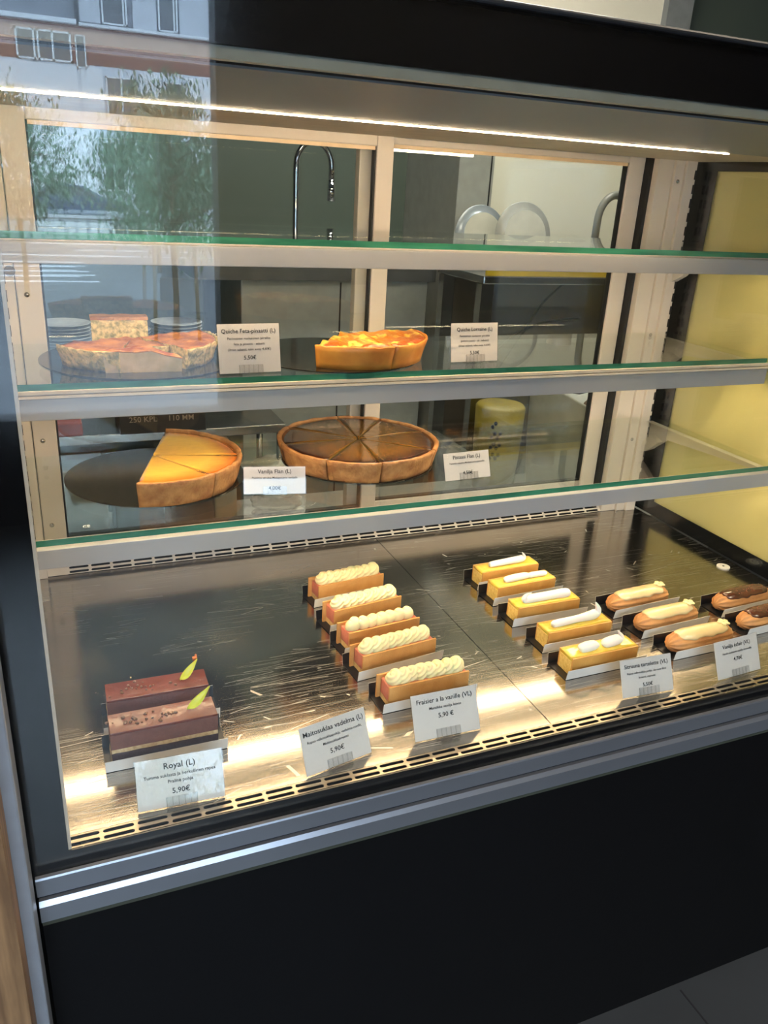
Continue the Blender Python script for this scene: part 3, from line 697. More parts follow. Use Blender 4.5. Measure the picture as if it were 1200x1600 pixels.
# spinach and feta quiche
round_board((.158, .296, z2), .140, 'dark round board on the middle shelf under the spinach quiche')
cf = (.152, .305, z2+.0017)
for k, (a0, a1, Rq, lab) in enumerate([(-60, 22, .120, 'spinach quiche slice at the right, beside its price card'), (-106, -60, .082, 'spinach quiche slice in the middle, behind the front one'), (-158, -106, .118, 'spinach quiche slice at the left front with crumbly pale edge')]):
    slice_('spinach_quiche_slice', lab, 'spinach quiche slices', cf, Rq, R(a0), R(a1), .0285, FETT, FETS, FETS, seed=80+k, bumpy=.004, rim=.001, crust_t=.004, lumps=.004, wob=.003, cat='quiche slice')
def wedge_block(name, lab, loc, rot, m_top, m_side):
    # a cut slice seen on its cut side: wedge turned round
    t = thing(name, lab, 'quiche slice', loc, 0, 'spinach quiche slices'); t.rotation_euler = rot
    rings = []
    pts = [(-.052, 0), (.052, 0), (.046, .012), (.022, .024), (-.020, .024), (-.046, .012)]
    for z, s in ((0, .97), (.010, .99), (.020, 1), (.0275, 1)):
        ring = []
        for i, p in enumerate(pts):
            q = pts[(i+1) % len(pts)]
            for k in range(5):
                v = Vector((p[0]+(q[0]-p[0])*k/5, p[1]+(q[1]-p[1])*k/5, 0))*s
                v += noise.noise_vector(v*60+Vector((0, 0, z*40)))*.0012; v.z = z + (.002*noise.noise(v*50) - max(0, v.x-.012)*.25 if z > .02 else 0); ring.append(v)
        rings.append(ring)
    b = MB(); b.loft(rings, smooth=False)
    b.bm.normal_update()
    b.build('filling', m_side, t)
    b = MB(); rr = [Vector(v)+Vector((0, 0, .0004)) for v in rings[-1]]; r2 = [Vector(v)+Vector((0, 0, .0022)) for v in rings[-1]]
    b.loft([rr, r2]); b.build('baked_top', m_top, t)
    return t
wedge_block('spinach_quiche_slice', 'spinach quiche slice at the front with its smooth pale cut side facing out', (.151, .196, z2+.0017), (0, 0, R(-3)), FETT, mat('quiche_cut', 'b39a78', .45, col2='8f8058', nscale=40, bump=.3, bscale=90))
t = thing('spinach_quiche_slice', 'spinach quiche slice standing upright on the board behind the others', 'quiche slice', (.136, .348, z2+.0019), R(-2), 'spinach quiche slices')
b = MB(); slab(b, -.040, .040, -.014, .014, 0, .048, 14, 7, .0012, seed=91); b.build('filling', FETS, t)
b = MB(); slab(b, -.041, .041, -.015, .015, .0482, .0525, 14, 4, .0012, seed=92); b.build('baked_edge', CRUST, t)

# ================================================================ PRICE CARDS
def card(loc, rz, tilt, w_, h_, lines, lab):
    t = thing('price_card', lab, 'price card', loc, rz, 'white price cards')
    T = Matrix.Rotation(R(-tilt), 4, 'X')
    b = MB(); b.box(-w_/2, w_/2, 0, .0006, .0015, h_, mt=T); b.build('card', PAPER, t)
    b = MB(); b.box(-w_/2-.0012, w_/2+.0012, -.0004, -.0001, .0004, h_+.0012, mt=T); b.build('clear_sleeve', ACRYL, t)
    text_mesh('lettering', [(s, x, z, sz) for s, x, z, sz in lines], INK, t, T @ Matrix.Translation((0, -.0006, 0)))
    b = MB(); cwid = .034
    b.box(-cwid/2, cwid/2, -.0030, -.0018, .0006, .013, mt=T); b.box(-cwid/2, cwid/2, .0012, .0024, .0006, .013, mt=T)
    for k in range(6): b.box(-cwid/2+k*cwid/5-.0006, -cwid/2+k*cwid/5+.0006, -.0038, -.0030, .0006, .013, mt=T)
    b.box(-cwid/2, cwid/2, -.003, .030, .0001, .0012)
    b.build('clear_foot', ACRYL, t)
    return t
def L4(w_, h_, title, mids, price, ts=.0098, ms=.0052, ps=.0085):
    out = [(title, 0, h_-.0125, ts)]
    for k, s in enumerate(mids): out.append((s, 0, h_-.0215-.0075*k, ms))
    out.append((price, 0, h_-.0125-.0130-.0078*max(1, len(mids)), ps)); return out
w_, h_ = .093, .060
card((.1205, -.198, .0003), R(-3), 22, .096, .057, L4(w_, .057, 'Royal (L)', ['Tumma suklaata ja herkullinen rapea', 'Praliné pohja'], '5,90€', ts=.0098, ms=.0054), 'price card for the chocolate bars, reading Royal (L) 5,90€')
card((.3125, -.192, .0003), R(11), 24, .092, h_, L4(w_, h_, 'Maitosuklaa vadelma (L)', ['Rapea valkosuklaapohja, vadelma-confit,', 'Maitosuklaakreemi'], '5,90€', ts=.0088, ms=.0048), 'price card reading Maitosuklaa vadelma (L), tilted, no pastry behind it')
card((.4655, -.184, .0003), R(-1), 26, .094, h_, L4(w_, h_, 'Fraisier a la vanille (VL)', ['Mansikka vanilja leivos'], '5,90 €', ts=.0086, ms=.0052), 'price card reading Fraisier a la vanille (VL), before the strawberry slices')
card((.7865, -.192, .0003), R(-3), 24, .088, .055, L4(.088, .055, 'Sitruuna tartelette (VL)', ['Rapea valkosuklaa pohja, sitruuna lime', 'kreemi, marenki'], '5,50€', ts=.0080, ms=.0044, ps=.0075), 'price card reading Sitruuna tartelette (VL), before the lemon tarts')
card((.958, -.195, .0003), R(3), 24, .090, .058, L4(.088, .058, 'Vanilja éclair (VL)', ['Hyvän suolainen vanilja kreemillä'], '4,70€', ts=.0082, ms=.0046, ps=.0078), 'price card reading Vanilja éclair (VL), at the right edge')
card((.294, .172, z2+.0003), R(3), 10, .089, .069, L4(w_, .069, 'Quiche Feta-pinaatti (L)', ['Perinteinen ruokaisinen piirakka', 'feta ja pinaatti - salaatti', '(ilman salaatti, take away 4,60€)'], '5,50€', ts=.0082, ms=.0048, ps=.0078), 'price card reading Quiche Feta-pinaatti (L) on the middle shelf')
card((.667, .198, z2+.0003), R(2), 10, .086, .062, L4(w_, .062, 'Quiche Lorraine (L)', ['Perinteinen suolainen piirakka', '(pekoni juusto - ei - salaatti)', '(ilman salaatti, take away 4,60€)'], '5,50€', ts=.0082, ms=.0046, ps=.0075), 'price card reading Quiche Lorraine (L) on the middle shelf')
card((.3275, .165, z3+.0003), R(-12), 13, .092, .042, [('Vanilja Flan (L)', 0, .0325, .0085), ('Paistettu vanukas Madagascarin vaniljalla', 0, .0245, .0042), ('4,00€', 0, .0075, .0080)], 'price card reading Vanilja Flan (L) on the bottom shelf')
card((.651, .152, z3+.0003), R(3), 20, .086, .046, [('Pistaasi Flan (L)', 0, .0355, .0085), ('Paistettu vanukas Madagascarin pistaasilla', 0, .0275, .0040), ('4,50€', 0, .0095, .0080)], 'price card reading Pistaasi Flan (L) on the bottom shelf')

# ================================================================ KITCHEN BEHIND THE CASE
def obj(name, mb, m, lab, cat, grp=None, **k): return tag(mb.build(name, m, **k), lab, cat, grp)
b = MB(); b.box(1.62, 2.352, 1.98, 2.09, FZ, 2.04); struct('wall_kitchen', b, CREAM)
b = MB(); b.box(2.352, 2.47, 1.95, 2.09, FZ, 2.04); struct('trim_2', b, mat('trim_grey', '7d8284', .4))
b = MB(); b.box(.42, 1.118, 1.02, 1.68, .402, .445); b.box(.45, 1.09, 1.06, 1.66, FZ, -.3)
c1 = thing('sink_counter', 'dark kitchen counter with pale cabinet doors behind the case, tap standing on it', 'counter', (0, 0, FZ))
b = MB(); b.box(.42, 1.128, 1.29, 1.90, .402, .440); o = b.build('worktop', mat('dark_worktop', '4a4c4c', .35, col2='404242', nscale=20), c1); o.location.z = -FZ
b = MB(); b.box(.55, 1.118, 1.32, 1.88, FZ+.001, .4015); o = b.build('cabinet', mat('pale_cabinet', '9aa09e', .5), c1, bevel=.003); o.location.z = -FZ
b = MB(); b.box(.838, .842, 1.317, 1.3195, FZ+.02, .395); o = b.build('door_gap', SEAL, c1); o.location.z = -FZ
# tap
b = MB(); pts = [(.727, 1.40, .4405), (.727, 1.40, .50), (.727, 1.40, .68)]+[(.727+.052-.052*cos(a), 1.40, .70+.062*sin(a)) for a in [pi*k/12 for k in range(13)]]+[(.831, 1.40, .66)]
fc = thing('kitchen_tap', 'tall curved chrome kitchen tap seen through the left rear door', 'tap', (.727, 1.40, .4405))
def rel(mb, d): bmesh.ops.translate(mb.bm, vec=d, verts=mb.bm.verts); return mb
D_ = Vector((-.727, -1.40, -.4405))
b = MB(); b.tube(pts, .0085, 14); rel(b, D_).build('spout', CHROME, fc)
b = MB(); b.tube([(.831, 1.40, .662), (.831, 1.40, .61)], [.0105, .0115], 14); rel(b, D_).build('spray_head', CHROME, fc)
b = MB(); b.lathe((.727, 1.40, .4405), [(.022, 0), (.022, .02), (.012, .03)], 20); rel(b, D_).build('tap_base', CHROME, fc)
# tall pale cupboard side / jamb
b = MB(); b.box(1.150, 1.262, 1.24, 1.60, FZ, .95)
cp = thing('tall_cupboard', 'tall narrow pale grey cupboard standing right of the tap', 'cupboard', (0, 0, FZ))
o = b.build('body', mat('cupboard_grey', 'a8aaa4', .45), cp, bevel=.002); o.location.z = -FZ
b = MB(); b.box(1.232, 1.244, 1.232, 1.2395, .565, .60); o = b.build('lock', SEAL, cp); o.location.z = -FZ
b = MB(); b.box(1.250, 1.253, 1.237, 1.2399, FZ+.01, .94); o = b.build('door_gap', SEAL, cp); o.location.z = -FZ
# cream wall panel behind plates
b = MB(); b.box(1.275, 2.3, 1.50, 1.56, .30, 1.0); struct('wall_panel', b, CREAM)
# steel table with yellow strip, dark space under it
tb = thing('steel_table', 'steel kitchen table with a yellow strip on top behind the right rear door', 'table', (1.35, 1.0, FZ))
D2 = Vector((-1.35, -1.0, -FZ))
b = MB(); b.box(1.098, 1.95, .95, 1.22, .437, .458); rel(b, D2).build('tabletop', STEEL, tb, bevel=.003)
b = MB(); b.box(1.11, 1.95, .956, .966, .4585, .482); rel(b, D2).build('yellow_strip', mat('yellow_strip', 'd8b92c', .5), tb)
for lx, ly in ((1.115, .97), (1.93, .97), (1.115, 1.19), (1.93, 1.19)):
    b = MB(); b.box(lx-.018, lx+.018, ly-.015, ly+.015, FZ+.0005, .4368); rel(b, D2).build('leg', STEEL, tb)
b = MB(); b.box(1.14, 1.90, 1.19, 1.20, FZ+.02, .4366); rel(b, D2).build('back_panel', mat('dark_brown_panel', '4b463e', .5), tb)
# plates standing on the table
def std_plate(x, y, z, r, lab, m=STEEL):
    b = MB(); rings = []
    for rr, dz in ((.001, 0), (r*.72, 0), (r*.76, .004), (r*.98, .010), (r, .010), (r*.98, .012), (r*.75, .007), (.001, .004)):
        rings.append([(rr*cos(2*pi*k/40), dz, rr*sin(2*pi*k/40)) for k in range(40)])
    b.loft(rings); o = b.build('steel_pan_lid', m, loc=(x, y, z)); o.rotation_euler = (R(-8), 0, 0)
    b = MB(); b.loft([[(rr*cos(2*pi*k/40), dz, rr*sin(2*pi*k/40)) for k in range(40)] for rr, dz in ((r*.74, -.003), (.001, -.003))], cap=False); b.build('pale_middle', mat('lid_middle', 'c9c8bc', .4), o)
    return tag(o, lab, 'lid', 'round lids on the steel table')
std_plate(1.300, 1.10, .552, .090, 'large round steel lid leaning upright on the kitchen table', mat('dull_plate', '9c9b94', .3, metal=.2))
std_plate(1.205, 1.17, .545, .082, 'round steel lid behind the large one, half hidden by the cupboard edge', mat('dull_plate2', '9aa3ab', .25, metal=.4))
b = MB(); b.tube([(1.55, 1.12, .459), (1.552, 1.12, .60)]+[(1.552+.055-.055*cos(a), 1.12, .60+.07*sin(a)) for a in [pi*k/20 for k in range(1, 13)]], .011, 14)
obj('grey_pipe', b, mat('pipe_grey', '6f706c', .4), 'curved grey pipe rising from the steel table at the right', 'pipe')
b = MB(); b.lathe((1.425, 1.05, .4585), [(.03, 0), (.036, .05), (.036, .092), (.001, .096)], 24)
obj('small_bowl', b, mat('bowl_grey', '9a9488', .4), 'small grey round bowl on the steel table beside the large lid', 'bowl')
# cables under the table
b = MB(); b.tube(smooth_path([(1.25, 1.15, .10), (1.32, 1.14, .22), (1.36, 1.14, .28), (1.42, 1.15, .36), (1.50, 1.15, .43)]), .004, 8)
obj('cable', b, SEAL, 'dark cable rising steeply under the steel table', 'cable', 'cables under the steel table')
b = MB(); b.tube(smooth_path([(1.22, 1.17, .14), (1.33, 1.17, .25), (1.45, 1.175, .30), (1.58, 1.175, .31)]), .004, 8)
obj('cable', b, SEAL, 'dark cable running nearly level under the steel table', 'cable', 'cables under the steel table')
# low worktop directly behind the case with boxes and tubs
lt_ = thing('low_worktop', 'low grey worktop just behind the rear doors of the case', 'worktop', (.7, .8, FZ))
D3 = Vector((-.7, -.8, -FZ))
b = MB(); b.box(-.25, 1.72, .56, .93, -.12, -.09); rel(b, D3).build('top', mat('worktop_grey', '8b8a84', .4), lt_)
b = MB(); b.box(-.2, 1.70, .60, .92, FZ+.0005, -.1205); rel(b, D3).build('body', mat('worktop_body', '6f6f6c', .5), lt_)
def boxthing(name, x0, x1, y0, y1, z0, z1, m, lab, cat, grp=None, bev=.003):
    b = MB(); b.box(x0, x1, y0, y1, z0, z1); return obj(name, b, m, lab, cat, grp, bevel=bev)
YT = mat('yellow_tub', '91802c', .5, col2='7c6c24', nscale=14)
b = MB(); b.lathe((1.135, .86, -.0895), [(.056, 0), (.062, .10), (.066, .225), (.06, .232), (.001, .232)], 28)
t = thing('yellow_tub', 'tall yellow tub with dark print behind the pistachio flan card', 'tub', (1.135, .86, -.0895)); rel(b, Vector((-1.135, -.86, .0895))).build('body', YT, t)
b = MB()
for k in range(14):
    a = -2.35+.07*(k % 4)*1.6; z = .10+.028*(k//4)+.01*(k % 2); r0 = .0655; b.blob((r0*cos(a), r0*sin(a), z), (.005, .005, .006), None, 8, 6)
b.build('printed_marks', SEAL, t)
# white bin with curved rim
bn = thing('white_bin', 'white plastic bin with a curved rim and printed paper label, low behind the right door', 'bin', (1.42, .80, -.0895))
rings = []
for z, sx, sy in ((0, .18, .09), (.10, .188, .098), (.28, .195, .105), (.285, .202, .112), (.293, .202, .112), (.293, .190, .100), (.05, .175, .09)):
    ring = []
    for k in range(40):
        a = 2*pi*k/40; ca, sa = cos(a), sin(a)
        x = sx*math.copysign(abs(ca)**.35, ca); y = sy*math.copysign(abs(sa)**.35, sa)
        zz = z - (.062*(1-min(1, abs(x)/.19)**2) if z > .15 else 0)
        ring.append((x, y, zz))
    rings.append(ring)
b = MB(); b.loft(rings); b.build('body', mat('bin_white', 'b9bdb9', .4), bn)
b = MB(); b.box(-.04, .045, -.1075, -.1060, .13, .205); lb = b.build('label_sheet', PAPER, bn)
b = MB()
for x0, x1, z0, z1 in ((-.036, -.018, .182, .200), (-.010, .040, .190, .194), (-.010, .030, .180, .184), (-.036, -.012, .138, .168), (-.006, .016, .138, .168), (.021, .041, .138, .168)): b.box(x0, x1, -.1082, -.1078, z0, z1)
b.build('label_print', mat('print_grey', '6a6a68', .6), lb)
b = MB(); b.blob((.05, 0, .225), (.10, .07, .030), None, 20, 10, lambda th, ph: 1+.06*sin(5*ph)); b.build('contents', mat('dried_brown', '5c4636', .8, bump=.6), bn)
# black box with writing
bb = thing('black_box', 'black cardboard box with pale lettering behind the middle shelf rail', 'box', (.24, .74, -.0895))
bmb = MB(); bmb.box(-.085, .085, -.05, .06, .26, .318); bmb.build('carton', mat('black_carton', '17161a', .6), bb)
text_mesh('lettering', [('250 KPL', -.04, .284, .016), ('110 MM', .035, .284, .016)], mat('pale_print', '9a8a80', .6), bb, Matrix.Translation((0, -.0505, 0)))
wsh = thing('wall_shelf', 'steel wire shelf carrying boxes behind the left rear door', 'shelf', (.22, .78, -.0895))
b = MB(); b.box(-.30, .28, -.08, .12, .240, .2595); b.build('shelf_board', STEEL, wsh, bevel=.002)
for lx in (-.29, .27):
    for ly in (-.07, .11):
        b = MB(); b.tube([(lx, ly, .0003), (lx, ly, .2398)], .008, 10); b.build('leg', STEEL, wsh)
boxthing('red_box', .02, .085, .70, .78, .170, .197, mat('red_carton', '8c3a2a', .5), 'small red box on the steel shelf at the far left', 'box')
boxthing('pale_carton', .02, .12, .68, .80, -.0890, .105, mat('carton_pale', 'a8a496', .6), 'pale upright carton under the steel shelf, leftmost', 'box', 'cartons under the steel shelf')
boxthing('dark_carton', .135, .235, .70, .82, -.0890, .085, mat('carton_dark', '3b3330', .6), 'dark brown carton under the steel shelf, second from left', 'box', 'cartons under the steel shelf')
boxthing('grey_crate', .245, .34, .69, .82, -.0890, .10, mat('crate_grey', '55555a', .6), 'dark grey crate under the steel shelf behind the vanilla flan', 'crate', 'cartons under the steel shelf')
boxthing('pale_carton', .345, .395, .72, .82, -.0890, .115, mat('carton_pale2', 'b5b0a6', .6), 'narrow pale carton under the steel shelf, rightmost', 'box', 'cartons under the steel shelf')
CL = mat('cotton_cloth', 'c8c2b4', .9, col2='b5ae9e', nscale=120, bump=1, bscale=200)
for k in range(6):
    b = MB(); rr = []
    zc = -.089+.0125+.029*k
    b.blob((0, 0, 0), (.058, .05, .0158), None, 30, 10, lambda th, ph, k=k: 1+.07*sin(11*ph+k)+.03*sin(17*ph))
    o = b.build('folded_cloth', CL, loc=(.485+.004*(k % 2), .72, zc+.004)); tag(o, 'white cotton cloth, %s of the stack behind the flans' % ['lowest', 'second from bottom', 'third from bottom', 'fourth from bottom', 'fifth from bottom', 'topmost'][k], 'cloth', 'stack of folded cloths')
b = MB(); b.box(.425, .545, .66, .78, -.0895, -.0888); o = obj('tray_liner', b, BOARDW, 'thin white liner under the stack of cloths', 'liner')
# plate stacks behind the spinach quiche
ps = thing('plate_rack', 'dark shelf holding stacks of plates behind the spinach quiche', 'shelf', (.22, 1.3, FZ))
b = MB(); b.box(-.32, .18, -.10, .25, .79, .81); b.build('shelf_board', mat('dark_shelf', '2f3236', .4), ps)
for lx in (-.31, .17):
    b = MB(); b.box(lx-.01, lx+.01, -.09, .24, .0005, .7898); b.build('side', mat('dark_shelf', '2f3236'), ps)
pl = MB(); pl.lathe((0, 0, 0), [(.001, 0), (.035, 0), (.037, .002), (.066, .010), (.068, .0115), (.066, .012), (.036, .0045), (.001, .003)], 40)
p0 = pl.build('white_plate', mat('porcelain', 'c9cdd2', .2)); first = [p0]
for si, (sx, ny, word) in enumerate(((.085, 8, 'left'), (.235, 6, 'middle'), (.40-.03, 8, 'right'))):
    for k in range(ny):
        o = first.pop() if first else p0.copy()
        if o.name not in COL.objects: COL.objects.link(o)
        o.location = (sx, 1.31, FZ+.8102+.0085*k)
        tag(o, 'white plate in the %s plate stack behind the spinach quiche, %s' % (word, ['lowest', 'second from bottom', 'third from bottom', 'fourth from bottom', 'fifth from bottom', 'sixth from bottom', 'seventh from bottom', 'eighth from bottom'][k]), 'plate', 'stacked white plates')
# unseen fill lamp added overhead to brighten the dim kitchen
kl = thing('ceiling_lamp', 'flat white ceiling lamp over the kitchen', 'lamp', (1.2, .98, 2.05))
b = MB(); b.box(-.5, .5, -.12, .12, -.03, -.001); b.build('housing', WHITE, kl)
b = MB(); b.box(-.48, .48, -.10, .10, -.034, -.0305); b.build('diffuser', emit_mat('lamp_glow', (1.0, .93, .80), KITCHEN_FILL_S*4), kl)

for k, (lx, ly) in enumerate(((.2, -1.45), (1.9, -1.45))):  # unseen lamps added above the shop as warm fill on card and pastry fronts
    sl = thing('ceiling_lamp', ['square shop ceiling lamp in front of the left half of the case', 'square shop ceiling lamp in front of the right half of the case'][k], 'lamp', (lx, ly, 2.05))
    b = MB(); b.box(-.32, .32, -.32, .32, -.03, -.001); b.build('housing', WHITE, sl)
    b = MB(); b.box(-.30, .30, -.30, .30, -.034, -.0305); b.build('diffuser', MATS.get('shop_glow') or emit_mat('shop_glow', (1.0, .84, .64), SHOP_FILL_S), sl)
# ================================================================ STREET (seen mirrored in the glass)
ASPH = mat('asphalt', '55585c', .8, col2='4b4e52', nscale=1.5)
b = MB(); b.box(-40, 50, -36, -2.8, -2.3, -2.035); struct('street_ground', b, ASPH)
b = MB(); b.box(-40, 50, -60, -36, -2.3, -1.54); struct('terrace_ground', b, mat('paving', '77797a', .8))
MK = mat('road_paint', 'dfe3e6', .7)
for k, (y, x0, x1) in enumerate(((-28.5, -6, 6), (-26.4, -2, 1.5), (-25.2, -4, 1.2), (-24.0, -4, 1.5), (-22.9, -3, 1.2), (-21.8, -5, 1.6), (-30.5, 1.5, 6), (-33, 0, 8))):
    b = MB(); b.box(x0, x1, y-.12, y+.12, -2.035, -2.030); tag(b.build('road_marking', MK), 'white painted line on the street outside, reflected in the glass', 'road marking', 'white road lines')
fn_ = thing('street_fence', 'pale low picket fence along the raised terrace outside', 'fence', (0, -35.4, -2.035))
b = MB()
for k in range(46): b.box(-9+k*.42, -9+k*.42+.30, -.04, .04, 0, .62)
b.build('picket', mat('fence_pale', 'a9aca4', .7), fn_, kind='stuff')
b = MB(); b.box(-9, 10.3, .045, .09, .15, .22); b.box(-9, 10.3, .045, .09, .45, .52); b.build('rail', mat('fence_pale', 'a9aca4'), fn_)
# building
SB = (48+.94)/(39+.94)
fy = -48.5
def bx_(x): return (x-.021)*SB+.021
def bz_(z): return (z-.665)*SB+.665
bl = thing('apartment_building', 'grey and brick apartment building across the street, reflected in the glass', 'building', (0, fy, -1.54))
def bp_(name, rects, m, y0=0, y1=.3, parent=bl):
    b = MB()
    for x0, x1, z0, z1 in rects: b.box(bx_(x0), bx_(x1), y0, y1, bz_(z0)+1.54, bz_(z1)+1.54)
    return b.build(name, m, parent)
GREYP = mat('facade_grey', '9aa0a8', .8); WHITEP = mat('facade_white', 'e6eaee', .8, col2='dfe3e8', nscale=.3)
BRK = mat('brick_pinkish', 'a98a80', .85, col2='9c7b72', nscale=3); MAR = mat('maroon_band', '6a3f3e', .8)
WIN = mat('window_pane_dark', '232c36', .08, spec=.8); WFR = mat('window_frame_white', 'eef2f5', .6)
DG = mat('downpipe_dark', '23262b', .6)
bp_('wall', [(-30, 34, 6.05, 12)], mat('facade_dark_grey', '70747c', .8), -6, 0)
bp_('brick_band', [(-30, 34, 5.0, 6.05)], BRK, -6, 0)
bp_('maroon_band', [(-30, 34, 4.55, 5.0)], MAR, -6, 0.02)
bp_('lower_wall', [(-30, 34, -1.2, 4.55)], mat('facade_light', 'b9c0c8', .8), -6, 0)
bp_('light_panel', [(-8, 2.6, 2.6, 4.45), (2.75, 3.6, 2.6, 4.45), (5.1, 6.0, 2.6, 4.45), (7.0, 10, 2.6, 4.45)], WHITEP, 0, .06)
bp_('light_panel', [(-8, 3.2, -.6, 2.4), (4.6, 6.4, -.6, 2.4), (7.2, 12, -.4, 2.4)], WHITEP, 0, .06)
bp_('grey_panel', [(2.85, 3.65, 6.1, 9), (4.95, 5.9, 6.05, 9), (6.85, 8.3, 6.0, 9)], mat('facade_panel', 'a4a8ae', .7), 0.01, .10)
bp_('sill', [(-20, 2.7, 5.95, 6.12), (2.8, 8.5, 5.93, 6.03)], WFR, 0, .35)
bp_('downpipe', [(2.66, 2.80, 6.0, 10)], DG, .0, .2)
def bwin(x0, x1, z0, z1, mull=(), ft=.06):
    w_ = bp_('window', [(x0, x1, z0, z1)], WIN, .02, .05)
    r = [(x0, x0+ft, z0, z1), (x1-ft, x1, z0, z1), (x0, x1, z0, z0+ft), (x0, x1, z1-ft, z1)]+[(m, m+ft, z0, z1) for m in mull]
    b = MB()
    for a, c, d, e in r: b.box(bx_(a), bx_(c), .051, .12, bz_(d)+1.54, bz_(e)+1.54)
    b.build('window_frame', WFR, w_)
bwin(.35, 2.45, 4.55, 5.65, (1.0, 1.15, 1.7), .07); bwin(2.6, 3.0, 4.4, 5.6, (), .05)
bwin(3.72, 4.72, 6.1, 7.9, (4.55,)); bwin(5.98, 6.78, 6.08, 7.9, (6.6,))
bwin(3.7, 4.9, 2.7, 4.2, (4.3,)); bwin(6.1, 6.9, 2.7, 4.2, (6.5,)); bwin(3.4, 4.4, -.3, 1.7, (3.9,)); bwin(6.5, 7.1, -.3, 1.7)
for k in range(5): bwin(-6+k*1.2-1, -6+k*1.2-.1, 6.6, 8.4); bwin(10+k*2, 11+k*2, 6.4, 8.2)
# tree with stakes
def tree(name, lab, x, y, z0, h0, h1, rx, n, seed, trunk=.06, dense=1.0, ls=.05):
    t = thing(name, lab, 'tree', (x, y, z0), 0, 'street trees'); rnd = random.Random(seed)
    b = MB(); b.tube(smooth_path([(0, 0, 0), (.03, 0, h0*.5), (0, 0, h0), (.03, .02, (h0+h1)/2), (0, 0, h1*.95)]), [trunk*(1-.8*i/32) for i in range(33)], 10)
    for k in range(22):
        zz = h0*.85+(h1-h0)*rnd.random()*.8; a = rnd.uniform(0, 2*pi); L = rx*(.45+.5*rnd.random())
        b.tube(smooth_path([(0, 0, zz), (L*.5*cos(a), L*.5*sin(a), zz+.25), (L*cos(a), L*sin(a), zz+.6*rnd.random())], 4), [.022, .018, .015, .012, .01, .008, .006, .005, .004], 5)
    b.build('trunk', mat('bark', '5a4c40', .9, bump=.5), t)
    bm = bmesh.new()
    for k in range(n):
        cl = rnd.randrange(60); rc = random.Random(seed*100+cl); u = rc.random(); zc = h0+(h1-h0)*u; rad = rx*(sin(pi*min(1, .12+u*.9))**.6)*rc.random()**.5; a = rc.uniform(0, 2*pi)
        c = Vector((rad*cos(a), rad*sin(a), zc)) + Vector((rnd.gauss(0, .20), rnd.gauss(0, .20), rnd.gauss(0, .20)))
        s = ls*rnd.uniform(.6, 1.3); rm = Matrix.Rotation(rnd.uniform(0, 6.28), 3, 'Z') @ Matrix.Rotation(rnd.uniform(.5, 2.2), 3, 'X')
        v = [bm.verts.new(c+rm @ Vector(p)*s) for p in ((0, -1, 0), (.42, 0, .12), (0, 1, 0), (-.42, 0, .12))]
        bm.faces.new(v)
    me = bpy.data.meshes.new('foliage'); bm.to_mesh(me); bm.free(); me.materials.append(mat('leaf_green', '5a7560', .6, col2='34503c', nscale=4))
    o = bpy.data.objects.new('foliage', me); COL.objects.link(o); o.parent = t; o['kind'] = 'stuff'
    return t
tree('birch_tree', 'young green tree outside the shop window, tied to stakes', 2.25, -14.0, -2.035, 1.55, 3.9, 1.25, 4200, 3, ls=.06)
tree('birch_tree', 'green street tree further left outside the window', -.1, -19.0, -2.035, 1.9, 3.7, 1.3, 4000, 5, ls=.07)
tree('birch_tree', 'green street tree outside the window, furthest away', 3.4, -24, -2.035, 1.9, 3.9, 1.6, 3000, 9, ls=.09)
for k, (x, lean) in enumerate(((1.88, .05), (2.62, -.05), (2.30, .02))):
    b = MB(); b.tube([(0, 0, 0), (lean, 0, 1.75)], .032, 8); tag(b.build('tree_stake', mat('stake_wood', '7a6a58', .8), loc=(x, -13.8-.3*(k == 2), -2.035)), 'wooden stake %s of the young street tree' % ['left', 'right', 'in front'][k], 'stake', 'stakes round the street tree')
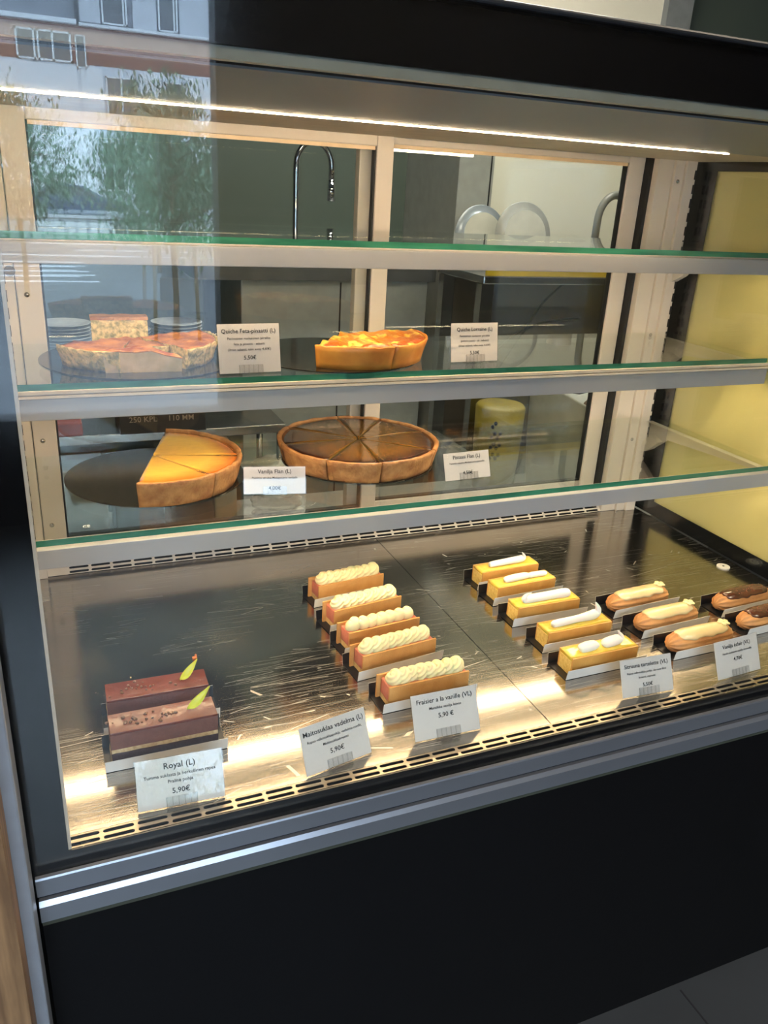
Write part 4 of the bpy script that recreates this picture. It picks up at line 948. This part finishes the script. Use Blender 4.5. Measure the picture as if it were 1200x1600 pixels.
# parked car
cr_ = thing('parked_car', 'dark blue parked car on the raised street, reflected in the glass', 'car', (2.0, -38.4, -1.54))
side = [(-2.2, .35), (-2.25, .75), (-2.0, .95), (-1.55, 1.02), (-.95, 1.40), (-.3, 1.47), (.45, 1.42), (1.15, 1.02), (1.75, .92), (2.2, .72), (2.28, .40), (2.1, .28), (-2.1, .28)]
b = MB(); b.poly([(x, -.85, z) for x, z in side], 0, (0, 1.7, 0)); b.build('body', mat('car_blue', '2c3f5c', .25, coat=.8, metal=.3), cr_, bevel=.08)
b = MB(); b.poly([(x, .852, z) for x, z in [(-1.4, 1.03), (-.9, 1.34), (-.3, 1.40), (.4, 1.36), (.98, 1.04)]], 0, (0, .01, 0)); b.build('side_window', WIN, cr_)
for x in (-1.4, 1.4):
    b = MB(); b.tube([(x, .70, .32), (x, .88, .32)], .32, 24); wl_ = b.build('wheel', SEAL, cr_)
    b = MB(); b.tube([(x, .881, .32), (x, .89, .32)], .19, 16); b.build('hubcap', STEEL, wl_)
b = MB(); b.blob((2.2, .80, .66), (.10, .06, .07)); b.build('headlamp', mat('lamp_glass', 'cfe0f0', .1, metal=.6), cr_)
for k, (x, w2, hh) in enumerate(((-2.6, 1.8, 2.1), (6.6, 1.9, 2.6), (11.2, 2.0, 2.0))):
    t = thing('garden_bush', ['rounded green bush left of the parked car', 'large green bush right of the parked car', 'green bush at the far right of the terrace'][k], 'bush', (x, -40.5, -1.54), 0, 'bushes on the terrace')
    bm = bmesh.new(); rnd = random.Random(k)
    for q in range(2500):
        d = Vector((rnd.gauss(0, 1), rnd.gauss(0, 1), rnd.gauss(0, 1))).normalized()*rnd.random()**.25
        c = Vector((d.x*w2, d.y*w2*.6, hh*.55+d.z*hh*.5)); s = rnd.uniform(.08, .16)
        rm = Matrix.Rotation(rnd.uniform(0, 6.28), 3, 'Z') @ Matrix.Rotation(rnd.uniform(.5, 2.2), 3, 'X')
        bm.faces.new([bm.verts.new(c+rm @ Vector(p)*s) for p in ((0, -1, 0), (.5, 0, .1), (0, 1, 0), (-.5, 0, .1))])
    me = bpy.data.meshes.new('foliage'); bm.to_mesh(me); bm.free(); me.materials.append(MATS['leaf_green']); o = bpy.data.objects.new('foliage', me); COL.objects.link(o); o.parent = t; o['kind'] = 'stuff'
bpy.context.view_layer.update()
